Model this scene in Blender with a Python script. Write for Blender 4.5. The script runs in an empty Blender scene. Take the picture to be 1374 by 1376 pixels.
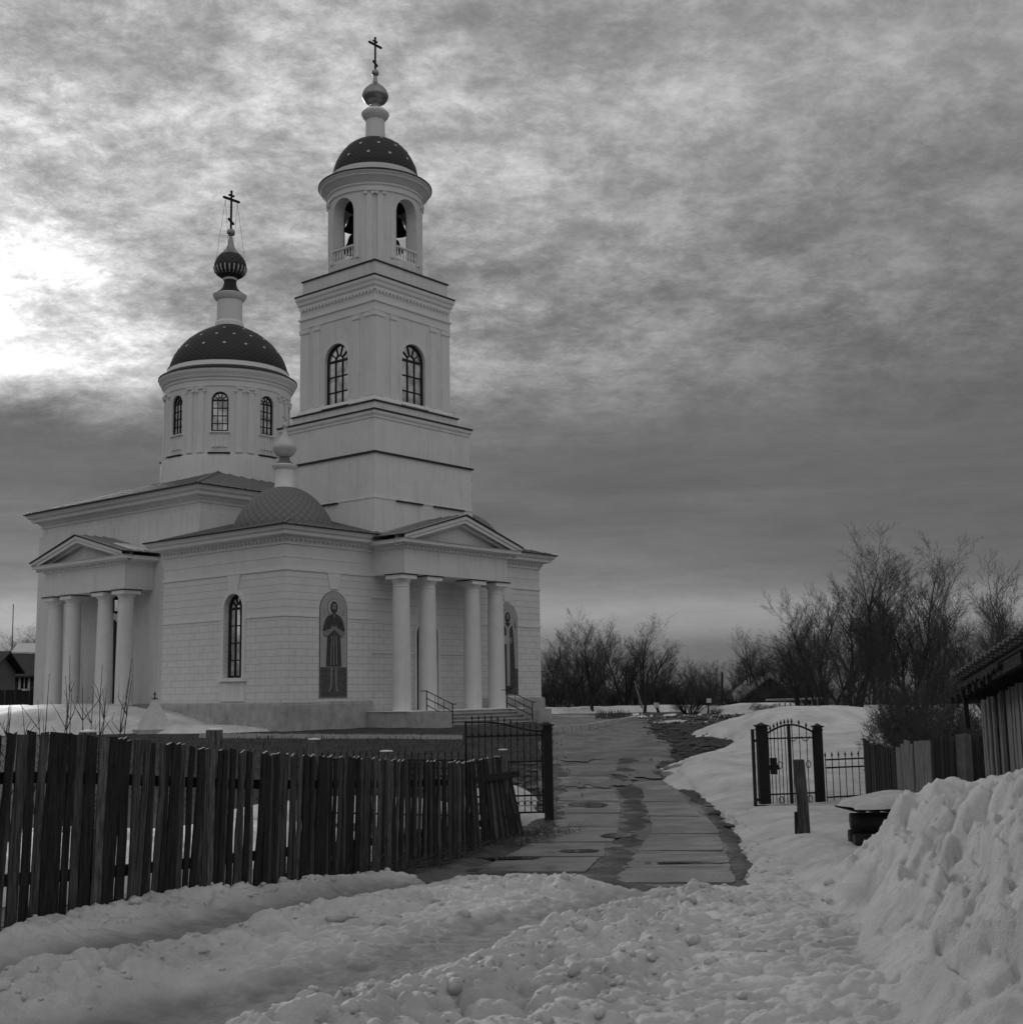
import bpy, math, random
import numpy as np
from mathutils import Vector, Matrix
random.seed(11); rng = np.random.default_rng(5)
PI = math.pi
S = bpy.context.scene
COL = S.collection

# ------------------------------------------------------------------ camera
F = 1695.6; TH = math.radians(8.1764); RO = math.radians(-0.9175); CH = 2.7
fw = np.array([0, math.cos(TH), math.sin(TH)]); up0 = np.array([0, -math.sin(TH), math.cos(TH)]); rt0 = np.array([1., 0, 0])
RT = rt0*math.cos(RO)+up0*math.sin(RO); UP = -rt0*math.sin(RO)+up0*math.cos(RO)
EYE = np.array([0, 0, CH])
cd = bpy.data.cameras.new('camera'); cam = bpy.data.objects.new('camera', cd); COL.objects.link(cam)
cd.sensor_fit = 'HORIZONTAL'; cd.sensor_width = 36; cd.lens = F/1374*36; cd.clip_end = 6000; cd.clip_start = .05
M = Matrix([[RT[i], UP[i], -fw[i], EYE[i]] for i in range(3)]+[[0, 0, 0, 1]])
cam.matrix_world = M; S.camera = cam

def ray(x, y): return (x-687)/F*RT+(688-y)/F*UP+fw
def at(x, y, Y):
    d = ray(x, y); return EYE+d*(Y/d[1])
BP = [(-50, 1.0), (7, 1.0), (9, .98), (12.6, .8), (15, .62), (17.4, .5), (20, .43), (23, .38), (27, .38), (35, .75), (45, 1.22), (50, 1.42), (60, 1.45), (6000, 1.45)]
_yy = np.linspace(-50, 100, 3001); _zz = np.interp(_yy, [p[0] for p in BP], [p[1] for p in BP])
_k = np.hanning(41); _k /= _k.sum(); _zz = np.convolve(np.pad(_zz, 20, mode='edge'), _k, mode='valid')
def zb(Y): return np.interp(Y, _yy, _zz)
def g(x, y):
    """where the line of sight of a photo point meets the bare ground"""
    d = ray(x, y); Ys = np.linspace(3, 200, 8000); P = CH+d[2]*(Ys/d[1]); dz = P-zb(Ys)
    i = np.argmax(dz < 0); Y = Ys[i]; p = EYE+d*(Y/d[1]); return (float(p[0]), float(p[1]))

# ------------------------------------------------------------------ noise
def _h(i, j, s):
    n = (i*374761393+j*668265263+s*974634541) & 0xffffffff
    n = ((n ^ (n >> 13))*1274126177) & 0xffffffff
    return ((n ^ (n >> 16)) & 0xffff)/65535.0
def vnoise(x, y, s=0):
    i = np.floor(x).astype(np.int64); j = np.floor(y).astype(np.int64); u = x-i; v = y-j
    u = u*u*(3-2*u); v = v*v*(3-2*v)
    return (_h(i, j, s)*(1-u)+_h(i+1, j, s)*u)*(1-v)+(_h(i, j+1, s)*(1-u)+_h(i+1, j+1, s)*u)*v
def fbm(x, y, s=0, o=4):
    t = 0; a = .5
    for k in range(o): t = t+a*vnoise(x*2**k+k*7.3, y*2**k-k*3.1, s+k); a *= .5
    return t
def worley(x, y, s=0):
    i = np.floor(x).astype(np.int64); j = np.floor(y).astype(np.int64); m = np.full(x.shape, 9.)
    for a in (-1, 0, 1):
        for b in (-1, 0, 1):
            px = i+a+_h(i+a, j+b, s); py = j+b+_h(i+a, j+b, s+77)
            r = .75+.5*_h(i+a, j+b, s+5)
            m = np.minimum(m, ((px-x)**2+(py-y)**2)/r)
    return m
def lumps(x, y):
    wx = x+.12*(fbm(x*5, y*5, 3, 3)-.5); wy = y+.12*(fbm(x*5, y*5, 9, 3)-.5)
    t = .55*np.sqrt(np.clip(1-1.9*worley(wx/.24, wy/.24, 1), 0, 1))
    t += .34*np.sqrt(np.clip(1-1.9*worley(wx/.125, wy/.125, 2), 0, 1))
    t += .18*np.sqrt(np.clip(1-1.8*worley(wx/.065, wy/.065, 3), 0, 1))+.09*np.sqrt(np.clip(1-1.8*worley(wx/.034, wy/.034, 4), 0, 1))
    return t
def sstep(a, b, x):
    t = np.clip((x-a)/(b-a), 0, 1); return t*t*(3-2*t)
def segdist(X, Y, pts, vals=None):
    best = np.full(X.shape, 1e9); side = np.zeros(X.shape); val = np.zeros(X.shape)
    for k in range(len(pts)-1):
        ax, ay = pts[k]; bx, by = pts[k+1]; dx, dy = bx-ax, by-ay; L = dx*dx+dy*dy+1e-9
        t = np.clip(((X-ax)*dx+(Y-ay)*dy)/L, 0, 1)
        d = np.hypot(X-ax-t*dx, Y-ay-t*dy); m = d < best
        best = np.where(m, d, best); side = np.where(m, np.sign(dx*(Y-ay)-dy*(X-ax)), side)
        if vals is not None: val = np.where(m, vals[k]*(1-t)+vals[k+1]*t, val)
    return best, side, val
def polysd(X, Y, pts):
    """signed distance to a polygon, positive inside"""
    d, _, _ = segdist(X, Y, list(pts)+[pts[0]])
    ins = np.zeros(X.shape, bool); n = len(pts)
    for k in range(n):
        ax, ay = pts[k]; bx, by = pts[(k+1) % n]
        c = ((ay > Y) != (by > Y)) & (X < (bx-ax)*(Y-ay)/((by-ay) if abs(by-ay) > 1e-9 else 1e-9)+ax)
        ins ^= c
    return np.where(ins, d, -d)

# ------------------------------------------------------------------ materials (a black and white place: greys only)
MT = {}
def nd(nt, t, **k):
    n = nt.nodes.new(t)
    for a, b in k.items(): setattr(n, a, b)
    return n
def grey(v): return (v, v, v, 1)
def mat(name, v, rough=.8, var=.25, scale=4., bump=.3, bscale=30., bdist=.01, metal=0., spec=.3, stretch=None, dirt=0., wet=0., streak=0.):
    m = bpy.data.materials.new(name); m.use_nodes = True; nt = m.node_tree; b = nt.nodes['Principled BSDF']; L = nt.links.new
    b.inputs['Roughness'].default_value = rough; b.inputs['Metallic'].default_value = metal; b.inputs['Specular IOR Level'].default_value = spec
    tc = nd(nt, 'ShaderNodeTexCoord'); src = tc.outputs['Object']
    if stretch:
        mp = nd(nt, 'ShaderNodeMapping'); mp.inputs['Scale'].default_value = stretch; L(src, mp.inputs['Vector']); src = mp.outputs['Vector']
    n = nd(nt, 'ShaderNodeTexNoise'); n.inputs['Scale'].default_value = scale; n.inputs['Detail'].default_value = 8; n.inputs['Roughness'].default_value = .65; L(src, n.inputs['Vector'])
    r = nd(nt, 'ShaderNodeValToRGB'); r.color_ramp.elements[0].position = .3; r.color_ramp.elements[1].position = .7
    r.color_ramp.elements[0].color = grey(v*(1-var)); r.color_ramp.elements[1].color = grey(min(.95, v*(1+var)))
    L(n.outputs['Fac'], r.inputs['Fac']); out = r.outputs['Color']
    if dirt:
        n3 = nd(nt, 'ShaderNodeTexNoise'); n3.inputs['Scale'].default_value = scale*6; n3.inputs['Detail'].default_value = 5; L(src, n3.inputs['Vector'])
        r3 = nd(nt, 'ShaderNodeValToRGB'); r3.color_ramp.elements[0].position = .62; r3.color_ramp.elements[1].position = .75
        r3.color_ramp.elements[0].color = grey(0); r3.color_ramp.elements[1].color = grey(dirt); L(n3.outputs['Fac'], r3.inputs['Fac'])
        mx = nd(nt, 'ShaderNodeMix', data_type='RGBA'); L(r3.outputs['Color'], mx.inputs['Factor']); L(out, mx.inputs['A']); mx.inputs['B'].default_value = grey(v*.3); out = mx.outputs['Result']
    if streak:
        mp2 = nd(nt, 'ShaderNodeMapping'); mp2.inputs['Scale'].default_value = (2.2, 2.2, .16); L(tc.outputs['Object'], mp2.inputs['Vector']); n7 = nd(nt, 'ShaderNodeTexNoise'); n7.inputs['Scale'].default_value = 1.6; n7.inputs['Detail'].default_value = 9; n7.inputs['Roughness'].default_value = .7; L(mp2.outputs[0], n7.inputs['Vector'])
        r7 = nd(nt, 'ShaderNodeValToRGB'); r7.color_ramp.elements[0].position = .5; r7.color_ramp.elements[1].position = .8; r7.color_ramp.elements[0].color = grey(0); r7.color_ramp.elements[1].color = grey(streak); L(n7.outputs['Fac'], r7.inputs['Fac'])
        mx7 = nd(nt, 'ShaderNodeMix', data_type='RGBA'); L(r7.outputs['Color'], mx7.inputs['Factor']); L(out, mx7.inputs['A']); mx7.inputs['B'].default_value = grey(v*.35); out = mx7.outputs['Result']
    if wet:
        n8 = nd(nt, 'ShaderNodeTexNoise'); n8.inputs['Scale'].default_value = .8; n8.inputs['Detail'].default_value = 7; L(tc.outputs['Object'], n8.inputs['Vector'])
        r8 = nd(nt, 'ShaderNodeMapRange'); L(n8.outputs['Fac'], r8.inputs['Value']); r8.inputs['From Min'].default_value = .44; r8.inputs['From Max'].default_value = .6; r8.inputs['To Min'].default_value = rough; r8.inputs['To Max'].default_value = wet; L(r8.outputs['Result'], b.inputs['Roughness'])
    L(out, b.inputs['Base Color'])
    n2 = nd(nt, 'ShaderNodeTexNoise'); n2.inputs['Scale'].default_value = bscale; n2.inputs['Detail'].default_value = 6; L(src, n2.inputs['Vector'])
    bp = nd(nt, 'ShaderNodeBump'); bp.inputs['Strength'].default_value = bump; bp.inputs['Distance'].default_value = bdist
    L(n2.outputs['Fac'], bp.inputs['Height']); L(bp.outputs['Normal'], b.inputs['Normal'])
    MT[name] = m; return m
mat('stucco', .74, .85, .06, 1.2, .25, 40, .006, dirt=.12, streak=.35)
mat('trim', .76, .8, .05, 1.5, .2, 30, .004)
mat('column', .74, .8, .05, 2., .15, 30, .004, streak=.25)
mat('plinth', .42, .9, .25, 2.2, .5, 25, .012, dirt=.4, streak=.5)
mat('stone_step', .22, .9, .3, 6, .6, 30, .012)
mat('roof_metal', .22, .45, .18, 3., .2, 12, .004, spec=.5)
mat('roof_edge', .03, .6, .2, 3.)
mat('small_dome', .15, .5, .15, 4., .15, 20, .004)
mat('gilt', .30, .35, .12, 4., .1, 20, .002, metal=.6)
mat('star', .55, .4, .1, 4.)
mat('iron', .010, .6, .3, 8., .2, 60, .002)
mat('window_frame', .018, .5, .2, 8.)
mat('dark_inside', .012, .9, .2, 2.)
mat('wood_mid', .11, .9, .9, 5., .9, 14, .012, stretch=(9, 9, 1.2), dirt=.9)
mat('wood_old', .065, .9, .95, 5., .9, 14, .012, stretch=(9, 9, .7))
mat('wood_dark', .022, .9, .9, 5., .9, 14, .012, stretch=(9, 9, .7))
mat('wood_pale', .22, .9, .45, 5., .9, 14, .012, stretch=(9, 9, .6))
mat('wood_end_lit', .45, .9, .3, 20., .4)  # picket end grain, sky and sun light on the tops put into its colour
mat('bark', .035, .95, .4, 6., .5, 30, .01)
mat('twig', .055, .95, .35, 3., 0)
mat('twig_pale', .11, .95, .35, 3., 0)  # far trees only: distance haze painted in as a paler twig colour
mat('weed', .07, .95, .5, 5., 0)
mat('soil', .045, .95, .55, 1.6, 1., 14, .03, dirt=.4)
mat('mud', .05, .8, .5, 3., 1., 18, .03, spec=.5, wet=.3)
mat('asphalt', .105, .6, .4, .9, .4, 45, .006, spec=.5, dirt=.3, wet=.14)
mat('slab', .17, .6, .35, 1.6, .5, 30, .006, spec=.5, dirt=.5, wet=.2)
mat('kerb_stone', .42, .9, .2, 3., .4)
mat('bell', .02, .4, .2, 6., metal=.4)
mat('log_wall', .05, .9, .4, 5., .4)
mat('house_wall', .14, .9, .3, 5., .4)
mat('white_paint', .6, .7, .1, 5.)
mat('slate_sheet', .12, .85, .3, 5., .5)
mat('ic_ground', .17, .8, .25, 12., 0); mat('ic_back', .40, .8, .15, 12., 0); mat('ic_robe', .07, .8, .7, 9., 0, stretch=(3, 3, .5)); mat('ic_skin', .24, .8, .1, 12., 0)
mat('ic_halo', .44, .8, .1, 12., 0); mat('ic_line', .03, .8, .1, 12., 0); mat('ic_floor', .10, .8, .5, 10., 0)
mat('monument', .55, .8, .1, 3., .3)
mat('old_snow', .62, .7, .2, 5., .5, 40, .01)

def glass():
    m = bpy.data.materials.new('glass_pane'); m.use_nodes = True; nt = m.node_tree; b = nt.nodes['Principled BSDF']; L = nt.links.new
    b.inputs['Metallic'].default_value = 1; b.inputs['Roughness'].default_value = .06; b.inputs['Base Color'].default_value = grey(.72)
    tc = nd(nt, 'ShaderNodeTexCoord'); n = nd(nt, 'ShaderNodeTexNoise'); n.inputs['Scale'].default_value = 1.7; L(tc.outputs['Object'], n.inputs['Vector'])
    bp = nd(nt, 'ShaderNodeBump'); bp.inputs['Strength'].default_value = .10; bp.inputs['Distance'].default_value = .03; L(n.outputs['Fac'], bp.inputs['Height']); L(bp.outputs['Normal'], b.inputs['Normal'])
    r = nd(nt, 'ShaderNodeValToRGB'); r.color_ramp.elements[0].position = .35; r.color_ramp.elements[1].position = .6; r.color_ramp.elements[0].color = grey(.45); r.color_ramp.elements[1].color = grey(.95); L(n.outputs['Fac'], r.inputs['Fac']); L(r.outputs['Color'], b.inputs['Base Color'])
    MT['glass_pane'] = m
glass()
def facade():
    m = bpy.data.materials.new('facade'); m.use_nodes = True; nt = m.node_tree; b = nt.nodes['Principled BSDF']; L = nt.links.new
    b.inputs['Roughness'].default_value = .85; b.inputs['Specular IOR Level'].default_value = .25
    uv = nd(nt, 'ShaderNodeUVMap'); sp = nd(nt, 'ShaderNodeSeparateXYZ'); L(uv.outputs['UV'], sp.inputs[0])
    def brick(w, h, off, ms):
        k = nd(nt, 'ShaderNodeTexBrick'); k.inputs['Scale'].default_value = 1; k.inputs['Brick Width'].default_value = w; k.inputs['Row Height'].default_value = h
        k.inputs['Mortar Size'].default_value = ms; k.inputs['Mortar Smooth'].default_value = .4; k.offset = off; k.inputs['Bias'].default_value = 0; L(uv.outputs['UV'], k.inputs['Vector']); return k
    b1 = brick(.62, .285, .5, .013); b2 = brick(400, .30, 0, .013)
    def m2(op, a, c):
        n = nd(nt, 'ShaderNodeMath', operation=op)
        for i, q in enumerate((a, c)):
            if isinstance(q, (int, float)): n.inputs[i].default_value = q
            else: L(q, n.inputs[i])
        return n.outputs[0]
    z = sp.outputs['Y']
    lo = m2('LESS_THAN', z, 4.42); mid = m2('MULTIPLY', m2('GREATER_THAN', z, 4.54), m2('LESS_THAN', z, 6.28))
    mort = m2('ADD', m2('MULTIPLY', b1.outputs['Fac'], lo), m2('MULTIPLY', b2.outputs['Fac'], mid))
    tc = nd(nt, 'ShaderNodeTexCoord'); n = nd(nt, 'ShaderNodeTexNoise'); n.inputs['Scale'].default_value = 1.6; n.inputs['Detail'].default_value = 8; L(tc.outputs['Object'], n.inputs['Vector'])
    r = nd(nt, 'ShaderNodeValToRGB'); r.color_ramp.elements[0].position = .3; r.color_ramp.elements[1].position = .7; r.color_ramp.elements[0].color = grey(.69); r.color_ramp.elements[1].color = grey(.77); L(n.outputs['Fac'], r.inputs['Fac'])
    mx = nd(nt, 'ShaderNodeMix', data_type='RGBA'); L(m2('MULTIPLY', mort, .4), mx.inputs['Factor']); L(r.outputs['Color'], mx.inputs['A']); mx.inputs['B'].default_value = grey(.2); L(mx.outputs['Result'], b.inputs['Base Color'])
    h = m2('SUBTRACT', m2('MULTIPLY', n.outputs['Fac'], .3), mort)
    bp = nd(nt, 'ShaderNodeBump'); bp.inputs['Strength'].default_value = .6; bp.inputs['Distance'].default_value = .02; L(h, bp.inputs['Height']); L(bp.outputs['Normal'], b.inputs['Normal'])
    MT['facade'] = m
facade()
def tiles(nm, e0, e1):
    m = bpy.data.materials.new(nm); m.use_nodes = True; nt = m.node_tree; b = nt.nodes['Principled BSDF']; L = nt.links.new
    b.inputs['Roughness'].default_value = .6
    uv = nd(nt, 'ShaderNodeUVMap'); sp = nd(nt, 'ShaderNodeSeparateXYZ'); L(uv.outputs['UV'], sp.inputs[0])
    def m2(op, a, c=0):
        n = nd(nt, 'ShaderNodeMath', operation=op)
        for i, q in enumerate((a, c)):
            if isinstance(q, (int, float)): n.inputs[i].default_value = q
            else: L(q, n.inputs[i])
        return n.outputs[0]
    u, v = sp.outputs['X'], sp.outputs['Y']
    p = m2('FRACT', m2('ADD', m2('ADD', u, v), 100)); q = m2('FRACT', m2('ADD', m2('SUBTRACT', u, v), 100))
    e = m2('MINIMUM', m2('MINIMUM', p, m2('SUBTRACT', 1, p)), m2('MINIMUM', q, m2('SUBTRACT', 1, q)))
    r = nd(nt, 'ShaderNodeValToRGB'); r.color_ramp.elements[0].position = .04; r.color_ramp.elements[1].position = .14; r.color_ramp.elements[0].color = grey(e0); r.color_ramp.elements[1].color = grey(e1); L(e, r.inputs['Fac'])
    L(r.outputs['Color'], b.inputs['Base Color'])
    bp = nd(nt, 'ShaderNodeBump'); bp.inputs['Strength'].default_value = .7; bp.inputs['Distance'].default_value = .02; L(p, bp.inputs['Height']); L(bp.outputs['Normal'], b.inputs['Normal'])
    MT[nm] = m
tiles('dome_tiles', .038, .009); tiles('small_dome_tiles', .10, .17)
def snowmat():
    m = bpy.data.materials.new('snow'); m.use_nodes = True; nt = m.node_tree; b = nt.nodes['Principled BSDF']; L = nt.links.new
    b.inputs['Roughness'].default_value = .55; b.inputs['Specular IOR Level'].default_value = .35
    tc = nd(nt, 'ShaderNodeTexCoord'); at_ = nd(nt, 'ShaderNodeAttribute', attribute_name='packed')
    def noise(s, d=8, ro=.6):
        n = nd(nt, 'ShaderNodeTexNoise'); n.inputs['Scale'].default_value = s; n.inputs['Detail'].default_value = d; n.inputs['Roughness'].default_value = ro; L(tc.outputs['Object'], n.inputs['Vector']); return n
    n = noise(1.1); r = nd(nt, 'ShaderNodeValToRGB'); r.color_ramp.elements[0].position = .3; r.color_ramp.elements[1].position = .65; r.color_ramp.elements[0].color = grey(.48); r.color_ramp.elements[1].color = grey(.76); L(n.outputs['Fac'], r.inputs['Fac'])
    mx = nd(nt, 'ShaderNodeMix', data_type='RGBA'); L(at_.outputs['Fac'], mx.inputs['Factor']); L(r.outputs['Color'], mx.inputs['A'])
    n4 = noise(7); r4 = nd(nt, 'ShaderNodeValToRGB'); r4.color_ramp.elements[0].position = .3; r4.color_ramp.elements[1].position = .7; r4.color_ramp.elements[0].color = grey(.20); r4.color_ramp.elements[1].color = grey(.34); L(n4.outputs['Fac'], r4.inputs['Fac']); L(r4.outputs['Color'], mx.inputs['B'])
    n2 = noise(26, 3); r2 = nd(nt, 'ShaderNodeValToRGB'); r2.color_ramp.elements[0].position = .68; r2.color_ramp.elements[1].position = .76; r2.color_ramp.elements[0].color = grey(0); r2.color_ramp.elements[1].color = grey(.75); L(n2.outputs['Fac'], r2.inputs['Fac'])
    n5 = noise(.9, 3); r5 = nd(nt, 'ShaderNodeValToRGB'); r5.color_ramp.elements[0].position = .45; r5.color_ramp.elements[1].position = .65; L(n5.outputs['Fac'], r5.inputs['Fac'])
    mm = nd(nt, 'ShaderNodeMath', operation='MULTIPLY'); L(r2.outputs['Color'], mm.inputs[0]); L(r5.outputs['Color'], mm.inputs[1])
    mx2 = nd(nt, 'ShaderNodeMix', data_type='RGBA'); L(mm.outputs[0], mx2.inputs['Factor']); L(mx.outputs['Result'], mx2.inputs['A']); mx2.inputs['B'].default_value = grey(.12)
    L(mx2.outputs['Result'], b.inputs['Base Color'])
    n3 = noise(55, 8, .75); n6 = noise(9, 6)
    ad = nd(nt, 'ShaderNodeMath', operation='MULTIPLY_ADD'); L(n6.outputs['Fac'], ad.inputs[0]); ad.inputs[1].default_value = 1.2; L(n3.outputs['Fac'], ad.inputs[2])
    bp = nd(nt, 'ShaderNodeBump'); bp.inputs['Strength'].default_value = .85; bp.inputs['Distance'].default_value = .03; L(ad.outputs[0], bp.inputs['Height']); L(bp.outputs['Normal'], b.inputs['Normal'])
    MT['snow'] = m
snowmat()

# ------------------------------------------------------------------ mesh builder
class MB:
    def __init__(s): s.v = []; s.f = []; s.m = []; s.uv = {}; s.mats = []
    def mi(s, m):
        if m not in s.mats: s.mats.append(m)
        return s.mats.index(m)
    def add(s, vs, fs, m, uvs=None):
        o = len(s.v); s.v += [tuple(map(float, q)) for q in vs]; k = s.mi(m)
        for i, f in enumerate(fs):
            if uvs: s.uv[len(s.f)] = uvs[i]
            s.f.append([o+q for q in f]); s.m.append(k)
        return s
    def box(s, x0, x1, y0, y1, z0, z1, m):
        return s.add([(x0, y0, z0), (x1, y0, z0), (x1, y1, z0), (x0, y1, z0), (x0, y0, z1), (x1, y0, z1), (x1, y1, z1), (x0, y1, z1)],
                     [(0, 3, 2, 1), (4, 5, 6, 7), (0, 1, 5, 4), (1, 2, 6, 5), (2, 3, 7, 6), (3, 0, 4, 7)], m)
    def beam(s, p, q, w, h, m, up=(0, 0, 1)):
        p = Vector(p); q = Vector(q); d = (q-p).normalized(); u = Vector(up); r = d.cross(u)
        if r.length < 1e-4: r = d.cross(Vector((1, 0, 0)))
        r.normalize(); u = r.cross(d).normalized(); r *= w/2; u *= h/2
        vs = [p-r-u, p+r-u, p+r+u, p-r+u, q-r-u, q+r-u, q+r+u, q-r+u]
        return s.add(vs, [(0, 1, 2, 3), (7, 6, 5, 4), (0, 4, 5, 1), (1, 5, 6, 2), (2, 6, 7, 3), (3, 7, 4, 0)], m)
    def tube(s, pts, rs, n, m, cap=True):
        pts = [Vector(p) for p in pts]; o = len(s.v); k = s.mi(m); N = len(pts)
        for i, p in enumerate(pts):
            d = (pts[min(i+1, N-1)]-pts[max(i-1, 0)]).normalized()
            a = d.cross(Vector((.3, .5, .81)) if abs(d.z) > .9 else Vector((0, 0, 1))).normalized(); b = d.cross(a)
            for j in range(n):
                t = 2*PI*j/n; s.v.append(tuple(p+(a*math.cos(t)+b*math.sin(t))*rs[i]))
        for i in range(N-1):
            for j in range(n):
                s.f.append([o+i*n+j, o+i*n+(j+1) % n, o+(i+1)*n+(j+1) % n, o+(i+1)*n+j]); s.m.append(k)
        if cap and n > 2:
            s.f.append([o+j for j in range(n)][::-1]); s.m.append(k); s.f.append([o+(N-1)*n+j for j in range(n)]); s.m.append(k)
        return s
    def lathe(s, prof, cx, cy, n, m, uvk=None):
        o = len(s.v); k = s.mi(m); L = 0; Ls = []
        for i, (r, z) in enumerate(prof):
            if i: L += math.hypot(r-prof[i-1][0], z-prof[i-1][1])
            Ls.append(L)
            for j in range(n+1):
                t = 2*PI*j/n; s.v.append((cx+r*math.cos(t), cy+r*math.sin(t), z))
        for i in range(len(prof)-1):
            for j in range(n):
                a = o+i*(n+1)+j
                if uvk:
                    nu, vs_ = uvk; s.uv[len(s.f)] = [(j/n*nu, Ls[i]*vs_), ((j+1)/n*nu, Ls[i]*vs_), ((j+1)/n*nu, Ls[i+1]*vs_), (j/n*nu, Ls[i+1]*vs_)]
                s.f.append([a, a+1, a+n+2, a+n+1]); s.m.append(k)
        return s
    def poly(s, pts, thick, m):
        """flat outline given as 3-D points, with thickness vector"""
        n = len(pts); t = Vector(thick); vs = [Vector(p) for p in pts]+[Vector(p)+t for p in pts]
        fs = [tuple(range(n))[::-1], tuple(range(n, 2*n))]+[(i, (i+1) % n, n+(i+1) % n, n+i) for i in range(n)]
        return s.add(vs, fs, m)
    def rect_ring(s, x0, x1, y0, y1, prof, m):
        """moulding run round a rectangle: prof = (offset out, z)"""
        o = len(s.v); k = s.mi(m)
        for d, z in prof: s.v += [(x0-d, y0-d, z), (x1+d, y0-d, z), (x1+d, y1+d, z), (x0-d, y1+d, z)]
        for i in range(len(prof)-1):
            for j in range(4):
                s.f.append([o+i*4+j, o+i*4+(j+1) % 4, o+(i+1)*4+(j+1) % 4, o+(i+1)*4+j]); s.m.append(k)
        return s
    def build(s, name, parent=None, uv=False, smooth=False, loc=None):
        me = bpy.data.meshes.new(name); me.from_pydata(s.v, [], s.f)
        for m in s.mats: me.materials.append(MT[m])
        me.polygons.foreach_set('material_index', s.m)
        if smooth: me.polygons.foreach_set('use_smooth', [True]*len(s.f))
        me.validate(); me.update()
        if uv or s.uv:
            ul = me.uv_layers.new(name='UVMap')
            for p in me.polygons:
                if p.index in s.uv:
                    for li, c in zip(p.loop_indices, s.uv[p.index]): ul.data[li].uv = c
                elif uv:
                    ax = 0 if abs(p.normal.y) > abs(p.normal.x) else 1
                    for li in p.loop_indices:
                        co = me.vertices[me.loops[li].vertex_index].co; ul.data[li].uv = (co[ax]+50, co.z)
        if smooth is True:
            me.set_sharp_from_angle(angle=math.radians(38))
        o = bpy.data.objects.new(name, me); COL.objects.link(o)
        if parent: o.parent = parent
        if loc is not None: o.location = loc
        return o
def tag(o, label=None, cat=None, group=None, kind=None):
    if label: o['label'] = label
    if cat: o['category'] = cat
    if group: o['group'] = group
    if kind: o['kind'] = kind
    return o
def empty(name, loc, rz=0, **k):
    o = bpy.data.objects.new(name, None); COL.objects.link(o); o.location = loc; o.rotation_euler = (0, 0, rz); o.empty_display_size = .2
    return tag(o, **k)
def copy_tree(o, parent=None):
    c = o.copy(); COL.objects.link(c)
    if parent: c.parent = parent
    for ch in [q for q in o.children]: copy_tree(ch, c)
    return c

# ================================================================== CHURCH
P0 = at(381.5, 980, 50.)
church = empty('church', P0, math.radians(50.707), label='white stuccoed church with domed bell tower, drum and two columned porticoes', cat='church')
AC = 8.17; NB = 14.32; TB = 3.24           # axis; nave centre; tower centre
W_, D_ = 16.34, 8.07

def face(mb, P, u0, u1, z0, z1, ops, m, depth=.3):
    """wall face with arched openings; P(u,z,d): d inward. ops: (centre, width, sill, spring)"""
    ops = sorted(ops); x = u0
    def quad(a, b, c, d_): mb.add([a, b, c, d_], [(0, 1, 2, 3)], m)
    for (c, w, s0, sp) in ops:
        l, r = c-w/2, c+w/2
        quad(P(x, z0, 0), P(l, z0, 0), P(l, z1, 0), P(x, z1, 0))
        if s0 > z0: quad(P(l, z0, 0), P(r, z0, 0), P(r, s0, 0), P(l, s0, 0))
        N = 12; arc = [(c-w/2*math.cos(PI*i/N), sp+w/2*math.sin(PI*i/N)) for i in range(N+1)]
        for i in range(N):
            (a, za), (b, zb_) = arc[i], arc[i+1]
            quad(P(a, za, 0), P(b, zb_, 0), P(b, z1, 0), P(a, z1, 0))
            quad(P(a, za, 0), P(a, za, depth), P(b, zb_, depth), P(b, zb_, 0))
        quad(P(l, s0, 0), P(l, s0, depth), P(l, sp, depth), P(l, sp, 0)); quad(P(r, s0, 0), P(r, sp, 0), P(r, sp, depth), P(r, s0, depth))
        quad(P(l, s0, 0), P(r, s0, 0), P(r, s0, depth), P(l, s0, depth)); x = r
    quad(P(x, z0, 0), P(u1, z0, 0), P(u1, z1, 0), P(x, z1, 0))

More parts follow.
